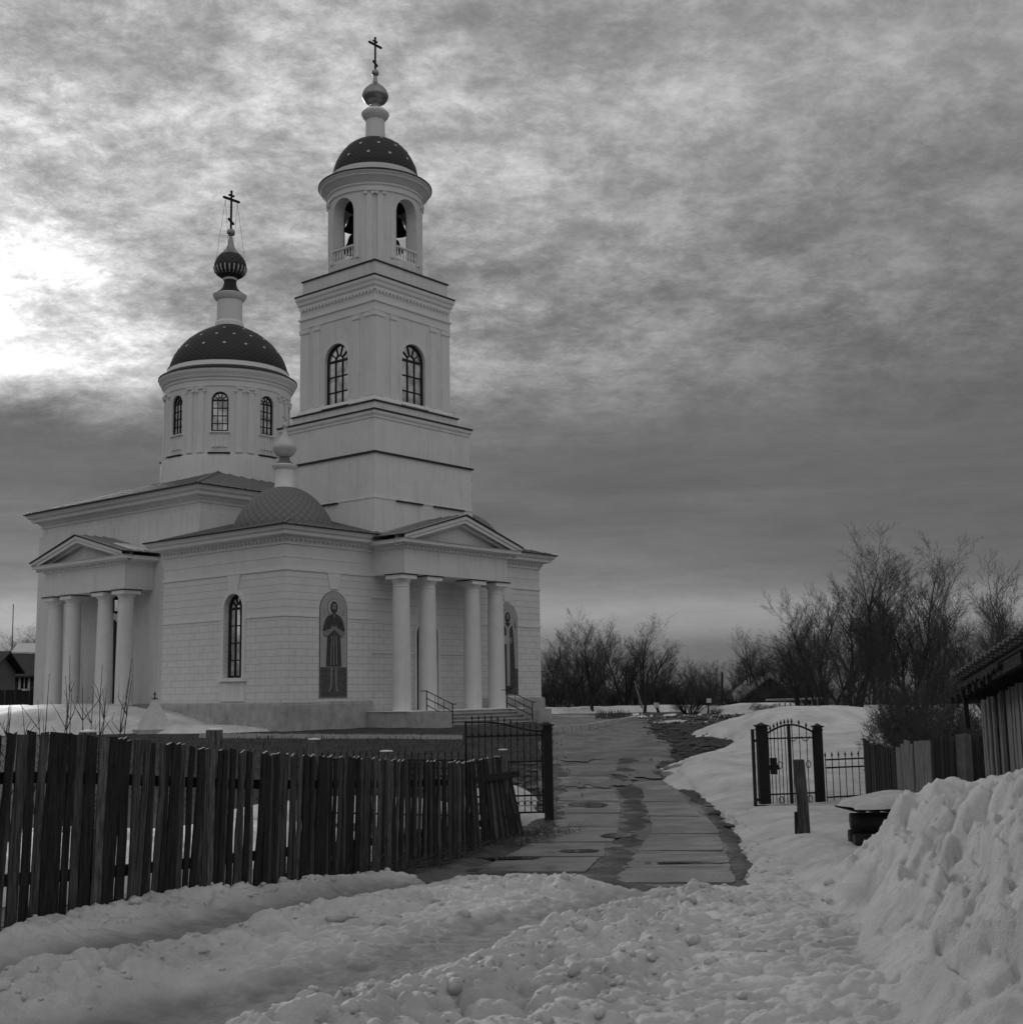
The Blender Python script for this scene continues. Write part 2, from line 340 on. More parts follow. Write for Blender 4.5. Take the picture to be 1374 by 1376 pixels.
def window(o, u, n, w, sill, spring, rows=4, cols=3, bar=.035, fr=.07, gm='glass_pane'):
    """arched window; o = bottom-centre point of the opening plane at z=0, u = across, n = outward"""
    o = Vector(o); u = Vector(u).normalized(); n = Vector(n).normalized(); Z = Vector((0, 0, 1))
    Q = lambda x, z, d=0: o+u*x+Z*z+n*d
    mb = MB(); R = w/2; N = 14
    out = [(-R, sill), (R, sill)]+[(R*math.cos(PI*i/N), spring+R*math.sin(PI*i/N)) for i in range(N+1)]
    r2 = R-fr; inn = [(-r2, sill+fr), (r2, sill+fr)]+[(r2*math.cos(PI*i/N), spring+r2*math.sin(PI*i/N)) for i in range(N+1)]
    k = len(out); vs = [Q(x, z, .05) for x, z in out]+[Q(x, z, .05) for x, z in inn]+[Q(x, z, -.02) for x, z in inn]
    fs = [(i, (i+1) % k, k+(i+1) % k, k+i) for i in range(k)]+[(k+i, k+(i+1) % k, 2*k+(i+1) % k, 2*k+i) for i in range(k)]
    mb.add(vs, fs, 'window_frame')
    for c in range(1, cols): x = -r2+2*r2*c/cols; mb.beam(Q(x, sill+fr, .02), Q(x, spring, .02), bar, bar, 'window_frame', n)
    for r in range(1, rows+1):
        z = sill+(spring-sill)*r/rows; b2 = bar*(2.0 if r == rows else 1); mb.beam(Q(-r2, z, .022), Q(r2, z, .022), b2, bar, 'window_frame', n)
    ri = R*.33
    for i in range(6):
        a0, a1 = PI*i/6, PI*(i+1)/6; mb.beam(Q(ri*math.cos(a0), spring+ri*math.sin(a0), .02), Q(ri*math.cos(a1), spring+ri*math.sin(a1), .02), bar, bar, 'window_frame', n)
    for a in (PI/5, 2*PI/5, 3*PI/5, 4*PI/5)[0:4]:
        mb.beam(Q(ri*math.cos(a), spring+ri*math.sin(a), .02), Q(r2*math.cos(a), spring+r2*math.sin(a), .02), bar, bar, 'window_frame', n)
    w_ = mb.build('window', church)
    pn = MB(); pn.poly([Q(x, z, 0) for x, z in inn], n*-.01, gm); pn.build('pane', w_)
    return w_

# --- narthex (low west block): local x = along the west front, y = depth
WST = lambda u, z, d: (u, d, z)            # west front faces -y
STH = lambda u, z, d: (d, u, z)            # south side faces -x
nw = MB()
face(nw, WST, 0, W_, 0, 8.0, [(AC, 1.4, .55, 3.85)], 'facade', .5)
face(nw, lambda u, z, d: (d, D_-u, z), 0, D_, 0, 8.0, [(D_-3.2, 1.2, 2.05, 4.9)], 'facade', .32)
nw.add([(W_, 0, 0), (W_, D_, 0), (W_, D_, 8), (W_, 0, 8)], [(0, 1, 2, 3)], 'facade')
nw.build('narthex_wall', church, uv=True)
PLP = [(.13, -.3), (.13, .93), (.10, .95), (.10, 1.0), (.06, 1.04), (0, 1.06)]
def run(mb, P, u0, u1, prof, m):
    """moulding along one face: P(u, out, z)"""
    n = len(prof); vs = [P(u0, d, z) for d, z in prof]+[P(u1, d, z) for d, z in prof]
    mb.add(vs, [(i, i+1, n+i+1, n+i) for i in range(n-1)]+[tuple(range(n)), tuple(range(2*n-1, n-1, -1))], m)
PW = lambda u, d, z: (u, -d-.002, z); PS = lambda u, d, z: (-d-.002, u, z)
m = MB(); run(m, PW, -.13, 4.74, PLP, 'plinth'); run(m, PS, -.13, D_, PLP, 'plinth'); m.build('plinth', church)
m = MB(); run(m, PW, 11.6, W_+.13, PLP, 'plinth'); run(m, lambda u, d, z: (W_+d+.002, u, z), -.13, D_, PLP, 'plinth'); m.build('plinth', church)
bp_ = [(0, 4.43), (.035, 4.43), (.035, 4.52), (0, 4.52)]
for P_, (u0, u1) in ((PW, (-.03, 1.76)), (PW, (3.38, 4.74)), (PW, (11.6, W_-3.38)), (PW, (W_-1.76, W_+.03)), (PS, (-.03, 2.42)), (PS, (3.98, D_))):
    m = MB(); run(m, P_, u0, u1, bp_, 'trim'); m.build('string_course', church)
for z, h, d in ((6.27, .10, .05), (6.8, .035, .02)):
    m = MB(); m.rect_ring(0, W_, 0, D_, [(0, z), (d, z), (d, z+h), (0, z+h)], 'trim'); m.build('string_course', church)
CORN = [(0, 7.3), (.06, 7.32), (.06, 7.5), (.14, 7.52), (.14, 7.6), (.45, 7.66), (.47, 7.78), (.56, 7.84), (.62, 7.96), (.64, 8.0), (0, 8.02)]
def shift(p, dz): return [(d, z+dz) for d, z in p]
co = MB(); co.rect_ring(0, W_, 0, D_, CORN, 'trim')
def dentils(mb, x0, x1, y0, y1, z, off, s=.09, sp=.24, sides='WS'):
    if 'W' in sides:
        x = x0
        while x < x1: mb.box(x, x+s, y0-off-.06, y0-off+.01, z, z+.1, 'trim'); x += sp
    if 'S' in sides:
        y = y0
        while y < y1: mb.box(x0-off-.06, x0-off+.01, y, y+s, z, z+.1, 'trim'); y += sp
dentils(co, 0, W_, 0, D_, 7.45, .1)
co.build('narthex_cornice', church)
# keystones and window surround
m = MB(); m.poly([(-.05, 3.2-.26, 5.58), (-.05, 3.2+.26, 5.58), (-.05, 3.2+.42, 6.26), (-.05, 3.2-.42, 6.26)], (.06, 0, 0), 'trim'); m.build('keystone', church)
for xc in (2.57, W_-2.57, AC):
    z0 = 5.62 if xc != AC else 4.7
    m = MB(); m.poly([(xc-.22, -.05, z0), (xc+.22, -.05, z0), (xc+.36, -.05, 6.26), (xc-.36, -.05, 6.26)], (0, .06, 0), 'trim'); m.build('keystone', church)
sr = MB()
def surround(mb, P, c, w, sill, sp, t, d, m='trim'):
    N = 16
    o1 = [(c-w/2-t, sill), (c-w/2-t, sp)]+[(c-(w/2+t)*math.cos(PI*i/N), sp+(w/2+t)*math.sin(PI*i/N)) for i in range(1, N)]+[(c+w/2+t, sp), (c+w/2+t, sill)]
    i1 = [(c-w/2, sill), (c-w/2, sp)]+[(c-(w/2)*math.cos(PI*i/N), sp+(w/2)*math.sin(PI*i/N)) for i in range(1, N)]+[(c+w/2, sp), (c+w/2, sill)]
    k = len(o1); vs = [P(u, z, 0) for u, z in o1]+[P(u, z, -d) for u, z in o1]+[P(u, z, -d) for u, z in i1]+[P(u, z, 0) for u, z in i1]
    fs = []
    for i in range(k-1): fs += [(i, i+1, k+i+1, k+i), (k+i, k+i+1, 2*k+i+1, 2*k+i), (2*k+i, 2*k+i+1, 3*k+i+1, 3*k+i)]
    mb.add(vs, fs, m)
surround(sr, STH, 3.2, 1.2, 2.05, 4.9, .16, .06)
sr.box(-.16, .0, 3.2-.86, 3.2+.86, 1.9, 2.04, 'trim'); sr.box(-.05, 0, 3.2-.76, 3.2+.76, 1.1, 1.88, 'stucco')
sr.build('window_surround', church)
window((.25, 3.2, 0), (0, -1, 0), (-1, 0, 0), 1.18, 2.06, 4.9, rows=4, cols=3, bar=.05, fr=.09)
# door
dm = MB(); N = 12
dm.poly([(AC-.69, .35, .56), (AC+.69, .35, .56)]+[(AC+.69*math.cos(PI*i/N), .35, 3.85+.69*math.sin(PI*i/N)) for i in range(N+1)], (0, .05, 0), 'wood_dark')
dr = dm.build('door', church)
db = MB(); db.tube([(AC+.1, .30, 1.6), (AC+.1, .27, 1.62), (AC+.1, .27, 1.78), (AC+.1, .30, 1.8)], [.015]*4, 6, 'iron'); db.build('handle', dr)
im = MB(); im.box(4.75, AC-.78, -.05, 0, 3.02, 3.12, 'trim'); im.box(AC+.78, 11.6, -.05, 0, 3.02, 3.12, 'trim'); im.box(4.75, 11.6, -.06, 0, 5.36, 5.44, 'trim'); surround(im, WST, AC, 1.4, .56, 3.85, .12, .05); im.build('door_surround', church)
# painted saints in the niches
def icon(c, kind):
    mb = MB(); w = .76; sp = 4.78; z0 = 1.18
    def sh(pts, d, m): mb.poly([(c+x, -.02-d, z) for x, z in pts], (0, .012, 0), m)
    def ell(cx, cz, rx, rz, n=18): return [(cx+rx*math.cos(2*PI*i/n), cz+rz*math.sin(2*PI*i/n)) for i in range(n)]
    arch = lambda q: [(-q, z0), (q, z0)]+[(q*math.cos(PI*i/14), sp+q*math.sin(PI*i/14)) for i in range(15)]
    sh(arch(w), 0, 'ic_line'); sh([(x*.965, z0+.025+(z-z0)*.993-.01) for x, z in arch(w)], .006, 'ic_back')
    sh([(-.72, 1.22), (.72, 1.22), (.72, 2.42), (-.72, 2.42)], .012, 'ic_floor')
    sh(ell(0, 4.86, .36, .37, 22), .012, 'ic_line'); sh(ell(0, 4.86, .345, .355, 22), .018, 'ic_halo')
    if kind == 0:
        for s in (-1, 1):   # bare shins and feet
            sh([(s*.12-.06, 2.6), (s*.12+.06, 2.6), (s*.13+.045, 1.7), (s*.2+.05+.03*s, 1.45), (s*.2-.06+.03*s, 1.42), (s*.13-.04, 1.7)], .02, 'ic_skin')
        sh([(-.42, 2.45), (.42, 2.45), (.36, 3.6), (.3, 3.85), (-.3, 3.85), (-.36, 3.6)], .024, 'ic_robe')          # long robe
        sh([(-.33, 3.7), (.33, 3.7), (.52, 3.75), (.60, 3.95), (.5, 4.3), (.34, 4.5), (.12, 4.6), (-.12, 4.6), (-.34, 4.5), (-.5, 4.3), (-.60, 3.95), (-.52, 3.75)], .030, 'ic_robe')
        for s in (-1, 1):
            sh([(s*.56, 3.72), (s*.60, 3.86), (s*.1, 4.03), (s*-.14, 4.12), (s*-.16, 4.04), (s*.05, 3.92), (s*.4, 3.66)], .036+.003*s, 'ic_skin')     # crossed bare arms
        sh([(-.09, 4.62), (.09, 4.62), (.0, 4.42)], .036, 'ic_skin')
        for s in (-1, 0, 1): sh([(s*.17-.01, 2.5), (s*.17+.014, 2.5), (s*.12+.012, 3.7), (s*.12-.01, 3.7)], .030, 'ic_back')
    else:
        sh([(-.44, 1.5), (.44, 1.5), (.5, 2.6), (.44, 3.7), (.36, 4.42), (.12, 4.6), (-.12, 4.6), (-.36, 4.42), (-.44, 3.7), (-.5, 2.6)], .024, 'ic_robe')
        sh([(-.1, 1.6), (.1, 1.6), (.12, 4.3), (.3, 4.5), (.2, 4.56), (0, 4.35), (-.2, 4.56), (-.3, 4.5), (-.12, 4.3)], .03, 'ic_back')
        sh([(-.34, 3.55), (-.05, 3.6), (-.03, 4.0), (-.32, 3.96)], .036, 'ic_halo'); sh(ell(.2, 3.75, .09, .15), .036, 'ic_skin')
        sh(ell(-.15, 1.46, .1, .06), .02, 'ic_line'); sh(ell(.15, 1.46, .1, .06), .02, 'ic_line')
    sh(ell(0, 4.86, .19, .25), .036, 'ic_line'); sh(ell(0, 4.86, .115, .185), .042, 'ic_skin')                       # hair, face
    sh([(-.1, 4.78), (.1, 4.78), (.06, 4.6), (0, 4.52), (-.06, 4.6)], .048, 'ic_robe')                              # beard
    for s in (-1, 1): sh(ell(s*.045, 4.90, .02, .009, 8), .048, 'ic_line')
    sh([(-.008, 4.89), (.008, 4.89), (.014, 4.8), (-.014, 4.8)], .048, 'ic_line')
    sh(ell(.56, 4.45, .03, .16), .012, 'ic_line') if kind else None
    for s in (-1, 1):
        for k in range(3): sh([(s*.52-.05, 4.55+.09*k), (s*.52+.05, 4.55+.09*k), (s*.52+.05, 4.58+.09*k), (s*.52-.05, 4.58+.09*k)], .012, 'ic_ground')
    o = mb.build('saint_icon', church)
    o['label'] = 'painted saint in belted knee-length robe with crossed bare arms' if kind == 0 else 'painted saint in long robe holding a book'
icon(2.57, 0); icon(W_-2.57, 1)

# --- narthex roof
rf = MB(); e = .66; x0, x1, y0, y1 = -e, W_+e, -e, D_
rz = 8.03; run = 4.2; hz = rz+.27*run
rf.add([(x0, y0, rz), (x1, y0, rz), (x1, y1, rz), (x0, y1, rz), (x0+run, y0+run, hz), (x1-run, y0+run, hz), (x1-run, y1, hz), (x0+run, y1, hz)],
       [(0, 1, 5, 4), (1, 2, 6, 5), (3, 0, 4, 7), (4, 5, 6, 7)], 'roof_metal')
for i in range(0, 35):
    x = x0+.2+i*.5
    if x < x1-.1:
        t = min(run, x-x0, x1-x); rf.beam((x, y0, rz+.02), (x, y0+t, rz+.27*t+.02), .03, .05, 'roof_metal')
for i in range(0, 17):
    y = y0+.2+i*.5; t = min(run, y-y0); rf.beam((x0, y, rz+.02), (x0+t, y, rz+.27*t+.02), .03, .05, 'roof_metal')
rf.beam((x0, y0, rz+.03), (x0+run, y0+run, hz+.03), .08, .07, 'roof_metal')
rf.rect_ring(0, W_, 0, D_, [(e-.02, rz-.05), (e+.03, rz-.05), (e+.03, rz+.005), (e-.05, rz+.005)], 'roof_edge')
rf.build('narthex_roof', church)

# --- nave
NX0, NX1, NY0, NY1 = 1.62, 14.72, 7.77, 20.87
nv = MB(); nv.rect_ring(NX0, NX1, NY0, NY1, [(.12, -.3), (.12, 9.62), (0, 9.66), (0, 10.2)], 'stucco'); nv.build('nave_wall', church)
np_ = MB(); np_.rect_ring(NX0, NX1, NY0, NY1, [(.25, -.3), (.25, .93), (.2, .95), (.2, 1.02), (.121, 1.04)], 'plinth'); np_.build('nave_plinth', church)
nc = MB(); nc.rect_ring(NX0, NX1, NY0, NY1, [(0, 10.0), (.07, 10.02), (.07, 10.16), (.16, 10.18), (.16, 10.26), (.42, 10.32), (.44, 10.46), (.56, 10.52), (.64, 10.66), (.66, 10.72), (0, 10.74)], 'trim')
dentils(nc, NX0, NX1, NY0, NY1, 10.12, .07, .12, .3); nc.build('nave_cornice', church)
nr = MB(); e = .7; z0 = 10.74; rn = 5.0; hz = z0+.345*rn
nr.add([(NX0-e, NY0-e, z0), (NX1+e, NY0-e, z0), (NX1+e, NY1+e, z0), (NX0-e, NY1+e, z0), (NX0-e+rn, NY0-e+rn, hz), (NX1+e-rn, NY0-e+rn, hz), (NX1+e-rn, NY1+e-rn, hz), (NX0-e+rn, NY1+e-rn, hz)],
       [(0, 1, 5, 4), (1, 2, 6, 5), (2, 3, 7, 6), (3, 0, 4, 7), (4, 5, 6, 7)], 'roof_metal')
for i in range(29):
    q = .25+i*.5; L = NX1-NX0+2*e; t = min(rn, q, L-q)
    if t > .05:
        nr.beam((NX0-e+q, NY0-e, z0+.02), (NX0-e+q, NY0-e+t, z0+.345*t+.02), .035, .06, 'roof_metal')
        nr.beam((NX0-e, NY0-e+q, z0+.02), (NX0-e+t, NY0-e+q, z0+.345*t+.02), .035, .06, 'roof_metal')
nr.beam((NX0-e, NY0-e, z0+.03), (NX0-e+rn, NY0-e+rn, hz+.03), .09, .08, 'roof_metal')
nr.rect_ring(NX0, NX1, NY0, NY1, [(e-.02, z0-.05), (e+.03, z0-.05), (e+.03, z0+.005), (e-.05, z0+.005)], 'roof_edge')
nr.build('nave_roof', church)
# side door in the south wall behind the columns
sd = MB(); sd.poly([(1.44, NB-.75, 1.0), (1.44, NB+.75, 1.0)]+[(1.44, NB+.75*math.cos(PI*i/12), 4.3+.75*math.sin(PI*i/12)) for i in range(13)], (.05, 0, 0), 'wood_dark'); sd.build('side_door', church)
for (y, z) in (): pass

# --- porticoes
def portico(name, T, c, half, wall_d, zt, zbm, zap, tiphalf, cols, czb, colr, axis_d, back):
    """T(u,d,z): u along the front, d depth from the front plane inwards"""
    m = MB()
    def bx(u0, u1, d0, d1, z0, z1, mm='stucco'):
        P = [T(u, d, z) for z in (z0, z1) for (u, d) in ((u0, d0), (u1, d0), (u1, d1), (u0, d1))]
        m.add(P, [(0, 3, 2, 1), (4, 5, 6, 7), (0, 1, 5, 4), (1, 2, 6, 5), (2, 3, 7, 6), (3, 0, 4, 7)], mm)
    bx(c-half, c+half, 0, wall_d, zbm, zt)
    m.build('portico_entablature', church)
    m = MB()
    prof = [(0, zt-.02), (.07, zt), (.07, zt+.12), (.15, zt+.14), (.42, zt+.2), (.44, zt+.32), (.5, zt+.36)]
    for (d, z), (d2, z2) in zip(prof[:-1], prof[1:]):
        A = [T(c-half-d, wall_d, z), T(c-half-d, -d, z), T(c+half+d, -d, z), T(c+half+d, wall_d, z)]; B = [T(c-half-d2, wall_d, z2), T(c-half-d2, -d2, z2), T(c+half+d2, -d2, z2), T(c+half+d2, wall_d, z2)]
        m.add(A+B, [(i, i+1, 5+i, 4+i) for i in range(3)], 'trim')
    ztop = zt+.36; A = [T(c-half-.5, wall_d, ztop), T(c-half-.5, -.5, ztop), T(c+half+.5, -.5, ztop), T(c+half+.5, wall_d, ztop)]; m.add(A, [(0, 1, 2, 3)], 'roof_edge')
    u = c-half
    while u < c+half: bx(u, u+.09, -.13, -.06, zt-.0, zt+.1, 'trim'); u += .24
    m.build('portico_cornice', church)
    m = MB(); hw = half+.5; rise = zap-ztop-.12
    # tympanum + raking cornice
    m.add([T(c-half, .02, ztop), T(c+half, .02, ztop), T(c, .02, ztop+rise*half/hw)], [(0, 1, 2)], 'stucco')
    for s in (-1, 1):
        for (o0, o1, dd) in ((0, .14, .5), (-.16, .0, .44), (-.28, -.16, .2)):
            P = []
            for d in (-dd, .05):
                P += [T(c+s*hw, d, ztop+o0), T(c, d, ztop+rise+o0), T(c, d, ztop+rise+o1), T(c+s*hw, d, ztop+o1)]
            P = [q if True else q for q in P]
            m.add(P, [(0, 1, 2, 3), (4, 7, 6, 5), (0, 4, 5, 1), (3, 2, 6, 7)], 'trim')
    m.build('pediment', church)
    m = MB(); z1 = ztop+rise+.15
    for s in (-1, 1):
        P = [T(c+s*(hw+.06), -.56, ztop+.13), T(c, -.56, z1+.02), T(c, back, z1+.02), T(c+s*(hw+.06), back, ztop+.13)]
        Q = [T(c+s*(hw+.06), -.56, ztop+.17), T(c, -.56, z1+.07), T(c, back, z1+.07), T(c+s*(hw+.06), back, ztop+.17)]
        m.add(Q, [(0, 1, 2, 3)], 'roof_metal'); m.add([P[0], P[1], Q[1], Q[0]], [(0, 1, 2, 3)], 'roof_edge'); m.add([P[0], P[3], Q[3], Q[0]], [(0, 1, 2, 3)], 'roof_edge')
        for i in range(1, int((back+.5)/.5)):
            d = -.5+i*.5; m.beam(T(c+s*hw, d, ztop+.19), T(c, d, z1+.09), .03, .05, 'roof_metal')
    m.build('portico_roof', church)
    for uc in cols:
        p = T(uc, axis_d, 0); m = MB(); h0, h1 = czb, zbm-.22
        prof = [(colr*1.0+.03, h0), (colr*1.0+.03, h0+.04), (colr, h0+.07)]
        for i in range(1, 9):
            t = i/8; prof.append((colr*(1-.13*t**1.6), h0+.07+(h1-h0-.4)*t))
        rt_ = prof[-1][0]; zt_ = prof[-1][1]
        prof += [(rt_+.02, zt_+.01), (rt_+.02, zt_+.05), (rt_, zt_+.06), (rt_, zt_+.16), (rt_+.04, zt_+.22), (rt_+.10, h1-.01), (rt_+.10, h1)]
        m.lathe(prof, p[0], p[1], 32, 'column'); cobj = m.build('column', church, smooth=True)
        m = MB(); q = rt_+.12; m.box(p[0]-q, p[0]+q, p[1]-q, p[1]+q, h1, zbm-.05, 'trim'); m.box(p[0]-q-.04, p[0]+q+.04, p[1]-q-.04, p[1]+q+.04, zbm-.05, zbm-.006, 'roof_edge'); m.build('abacus', cobj)
portico('west', lambda u, d, z: (u, -1.9+d, z), AC, 3.36, 1.9, 7.36, 6.30, 8.95, 4.0, (5.12, 6.72, 9.63, 11.27), .56, .40, .5, 1.96)
portico('south', lambda u, d, z: (-.05+d, u, z), NB, 3.33, 1.54, 7.36, 6.22, 8.85, 3.9, (NB+3.05, NB+1.5, NB-1.2, NB-2.82), 1.0, .40, .46, 1.55)
# snow lying on the south portico roof
sp = MB(); n_ = 10; zt = 7.72
vs = []; fs = []
for i in range(n_+1):
    for j in range(7):
        t = .08+.5*j/6; dd = .4+1.0*i/n_; y = NB-3.9*(1-t)+.1*math.sin(i*1.9); edge = min(i, n_-i, j, 6-j)
        vs.append((-.05+dd-.2, y, zt+.17+1.0*t+(.06 if edge else -.02)))
for i in range(n_):
    for j in range(6): a = i*7+j; fs.append((a, a+1, a+8, a+7))
sp.add(vs, fs, 'old_snow'); sp.build('roof_snow', church, smooth=True)
# platforms, cheek walls, steps
pt = MB(); pt.box(4.4, 11.95, -2.4, -.14, -.3, .56, 'plinth'); pt.box(4.4, 5.35, -4.0, -2.41, -.3, .55, 'plinth'); pt.box(11.0, 11.95, -4.0, -2.41, -.3, .55, 'plinth'); pt.box(4.35, 12.0, -2.45, -.14, .562, .60, 'trim'); pt.build('porch_platform', church)
st = MB()
for i in range(4): st.box(5.36, 10.99, -2.41-.36*(i+1), -2.41-.36*i-.001, -.3, .56-.14*(i+1)+.005, 'stone_step'); st.box(5.36, 10.99, -2.44-.36*(i+1), -2.41-.36*i-.001, .56-.14*(i+1)+.007, .56-.14*(i+1)+.04, 'plinth')
st.build('porch_steps', church)
pt = MB(); pt.box(-1.1, 1.36, NB-3.5, NB+3.6, -.3, 1.0, 'plinth')
for i in range(5): pt.box(-1.1-.33*(i+1), -1.1-.33*i-.001, NB-2.6, NB+2.6, -.3, 1.0-.17*(i+1), 'plinth')
pt.build('side_porch_steps', church)

# --- tower
def sq(mb, h, prof, m): mb.rect_ring(AC-h, AC+h, TB-h, TB+h, prof, m)
tw = MB()
sq(tw, 3.2, [(0, 7.9), (0, 9.72), (.03, 9.73), (.03, 9.79), (-.01, 9.8), (-.01, 11.72)], 'stucco')
sq(tw, 3.1, [(0.02, 11.8), (.02, 13.3), (.06, 13.32), (.06, 13.4), (.12, 13.5), (.12, 13.62), (-.5, 13.63)], 'stucco')
sq(tw, 2.74, [(0, 13.6), (0, 14.16), (-.6, 14.17)], 'stucco')
h3 = 2.48; sgn = (('W', lambda u, z, d: (AC+u, TB-h3+d, z)), ('S', lambda u, z, d: (AC-h3+d, TB-u, z)), ('E', lambda u, z, d: (AC-u, TB+h3-d, z)), ('N', lambda u, z, d: (AC+h3-d, TB+u, z)))
for nme, P in sgn: face(tw, P, -h3, h3, 14.1, 20.0, [(0, 1.56, 14.35, 16.55)], 'stucco', .24)
tw.build('tower_wall', church)
for h_, pr in ((3.2, [(-.02, 11.72), (.075, 11.72), (.075, 11.80), (-.2, 11.83)]), (3.1, [(.1, 13.63), (.16, 13.63), (.16, 13.70), (-.2, 13.73)]), (2.74, [(-.02, 14.17), (.07, 14.17), (.07, 14.22), (-.3, 14.25)]), (2.48, [(.1, 20.0), (.23, 20.0), (.23, 20.07), (-.05, 20.1)]), (2.43, [(-.02, 20.78), (.06, 20.78), (.06, 20.84), (-1.2, 20.86)])):
    m = MB(); sq(m, h_, pr, 'roof_edge'); m.build('metal_flashing', church)
for (a_, b_) in (((AC-1.9, AC-.2), (TB-3.29, TB-3.2)), ((AC+.5, AC+2.6), (TB-3.29, TB-3.2)), ((AC-3.29, AC-3.2), (TB-.9, TB+.6))):
    m = MB(); m.box(*a_, *b_, 9.68, 9.74, 'roof_edge'); m.build('metal_flashing', church)
tt = MB()
sq(tt, 2.48, [(0, 18.45), (.04, 18.46), (.04, 18.84), (.1, 18.86), (.1, 18.94), (.02, 18.95), (.02, 19.4), (.07, 19.42), (.07, 19.55), (.13, 19.62), (.15, 19.76), (.2, 19.84), (.22, 19.98), (0, 20.0)], 'trim')
m = MB(); sq(m, 2.48, [(.12, 14.25), (.12, 14.33), (.06, 14.5), (.0, 14.52)], 'trim'); m.build('tower_base_moulding', church)
tt2 = MB(); sq(tt2, 2.43, [(0, 20.02), (0, 20.79), (-1, 20.8)], 'stucco'); tt2.build('tower_attic', church)
for i in range(22):
    q = -2.45+i*.225
    tt.box(AC+q, AC+q+.1, TB-h3-.12, TB-h3-.06, 19.3, 19.42, 'trim'); tt.box(AC-h3-.12, AC-h3-.06, TB+q, TB+q+.1, 19.3, 19.42, 'trim')
tt.build('tower_cornice', church)
for s in (-1, 1):
    for (u0, u1) in ((1.14, 1.52), (1.92, 2.46)):
        a, b = sorted((s*u0, s*u1))
        pm = MB(); pm.box(AC+a, AC+b, TB-h3-.05, TB-h3, 14.52, 18.2, 'trim'); pm.box(AC+a-.04, AC+b+.04, TB-h3-.09, TB-h3, 18.2, 18.4, 'trim'); pm.build('pilaster', church)
        pm = MB(); pm.box(AC-h3-.05, AC-h3, TB+a, TB+b, 14.52, 18.2, 'trim'); pm.box(AC-h3-.09, AC-h3, TB+a-.04, TB+b+.04, 18.2, 18.4, 'trim'); pm.build('pilaster', church)
sr = MB(); surround(sr, lambda u, z, d: (AC+u, TB-h3+d, z), 0, 1.56, 14.3, 16.55, .1, .04); sr.box(AC-.9, AC+.9, TB-h3-.12, TB-h3+.1, 14.27, 14.34, 'roof_edge'); sr.build('window_surround', church)
sr = MB(); surround(sr, lambda u, z, d: (AC-h3+d, TB+u, z), 0, 1.56, 14.3, 16.55, .1, .04); sr.box(AC-h3-.12, AC-h3+.1, TB-.9, TB+.9, 14.27, 14.34, 'roof_edge'); sr.build('window_surround', church)
for u, n, o in (((1, 0, 0), (0, -1, 0), (AC, TB-h3+.17, 0)), ((0, -1, 0), (-1, 0, 0), (AC-h3+.17, TB, 0)), ((-1, 0, 0), (0, 1, 0), (AC, TB+h3-.17, 0)), ((0, 1, 0), (1, 0, 0), (AC+h3-.17, TB, 0))):
    window(o, u, n, 1.54, 14.36, 16.55, rows=3, cols=3, bar=.05, fr=.08)

# --- round walls (belfry and drum)
def round_wall(mb, cx, cy, ro, ri, z0, z1, angs, halfw, sill, spring, m, n=192):
    hw = halfw/ro                       # angular half width
    ops = [a % (2*PI) for a in angs]
    cuts = set(2*PI*i/n for i in range(n))
    for a in ops:
        for i in range(13): cuts.add((a-hw+2*hw*i/12) % (2*PI))
    cs = sorted(cuts); cs = [c for i, c in enumerate(cs) if i == 0 or c-cs[i-1] > 1e-5]
    P = lambda t, r, z: (cx+r*math.cos(t), cy+r*math.sin(t), z)
    def top(t):
        for a in ops:
            d = (t-a+PI) % (2*PI)-PI
            if abs(d) <= hw+1e-6: return spring+math.sqrt(max(0, halfw**2-(d*ro)**2))
        return None
    for i in range(len(cs)):
        t0 = cs[i]; t1 = cs[(i+1) % len(cs)]+(2*PI if i == len(cs)-1 else 0); tm = (t0+t1)/2
        Q = lambda r, za, zb_, zc, zd: mb.add([P(t0, r, za), P(t1, r, zb_), P(t1, r, zd), P(t0, r, zc)], [(0, 1, 2, 3)], m)
        if top(tm) is None:
            Q(ro, z0, z0, z1, z1); Q(ri, z0, z0, z1, z1)
        else:
            ta = top(t0) or spring; tb = top(t1) or spring
            for r in (ro, ri): Q(r, z0, z0, sill, sill); Q(r, ta, tb, z1, z1)
            mb.add([P(t0, ro, sill), P(t1, ro, sill), P(t1, ri, sill), P(t0, ri, sill)], [(0, 1, 2, 3)], m)
            mb.add([P(t0, ro, ta), P(t1, ro, tb), P(t1, ri, tb), P(t0, ri, ta)], [(0, 1, 2, 3)], m)
    for a in ops:
        for s in (-1, 1):
            t = a+s*hw; mb.add([P(t, ro, sill), P(t, ri, sill), P(t, ri, spring), P(t, ro, spring)], [(0, 1, 2, 3)], m)
def pilaster_round(mb, cx, cy, r, ang, w, z0, z1, d, m='trim', ionic=True):
    u = Vector((-math.sin(ang), math.cos(ang), 0)); n = Vector((math.cos(ang), math.sin(ang), 0)); c = Vector((cx, cy, 0))+n*(r+d/2-.03)
    mb.beam(c+Vector((0, 0, z0)), c+Vector((0, 0, z1)), w, d+.06, m, n)
    mb.beam(c+n*.02+Vector((0, 0, z0-.02)), c+n*.02+Vector((0, 0, z0+.12)), w*1.25, d+.1, m, n)
    if ionic:
        mb.beam(c+n*.04+Vector((0, 0, z1-.03)), c+n*.04+Vector((0, 0, z1+.07)), w*1.4, d+.14, m, n)
        for s in (-1, 1):
            q = c+u*(s*w*.62)+n*(d*.5+.06); mb.tube([q-n*.1+Vector((0, 0, z1-.1)), q+n*.02+Vector((0, 0, z1-.1))], [.085, .085], 10, m)
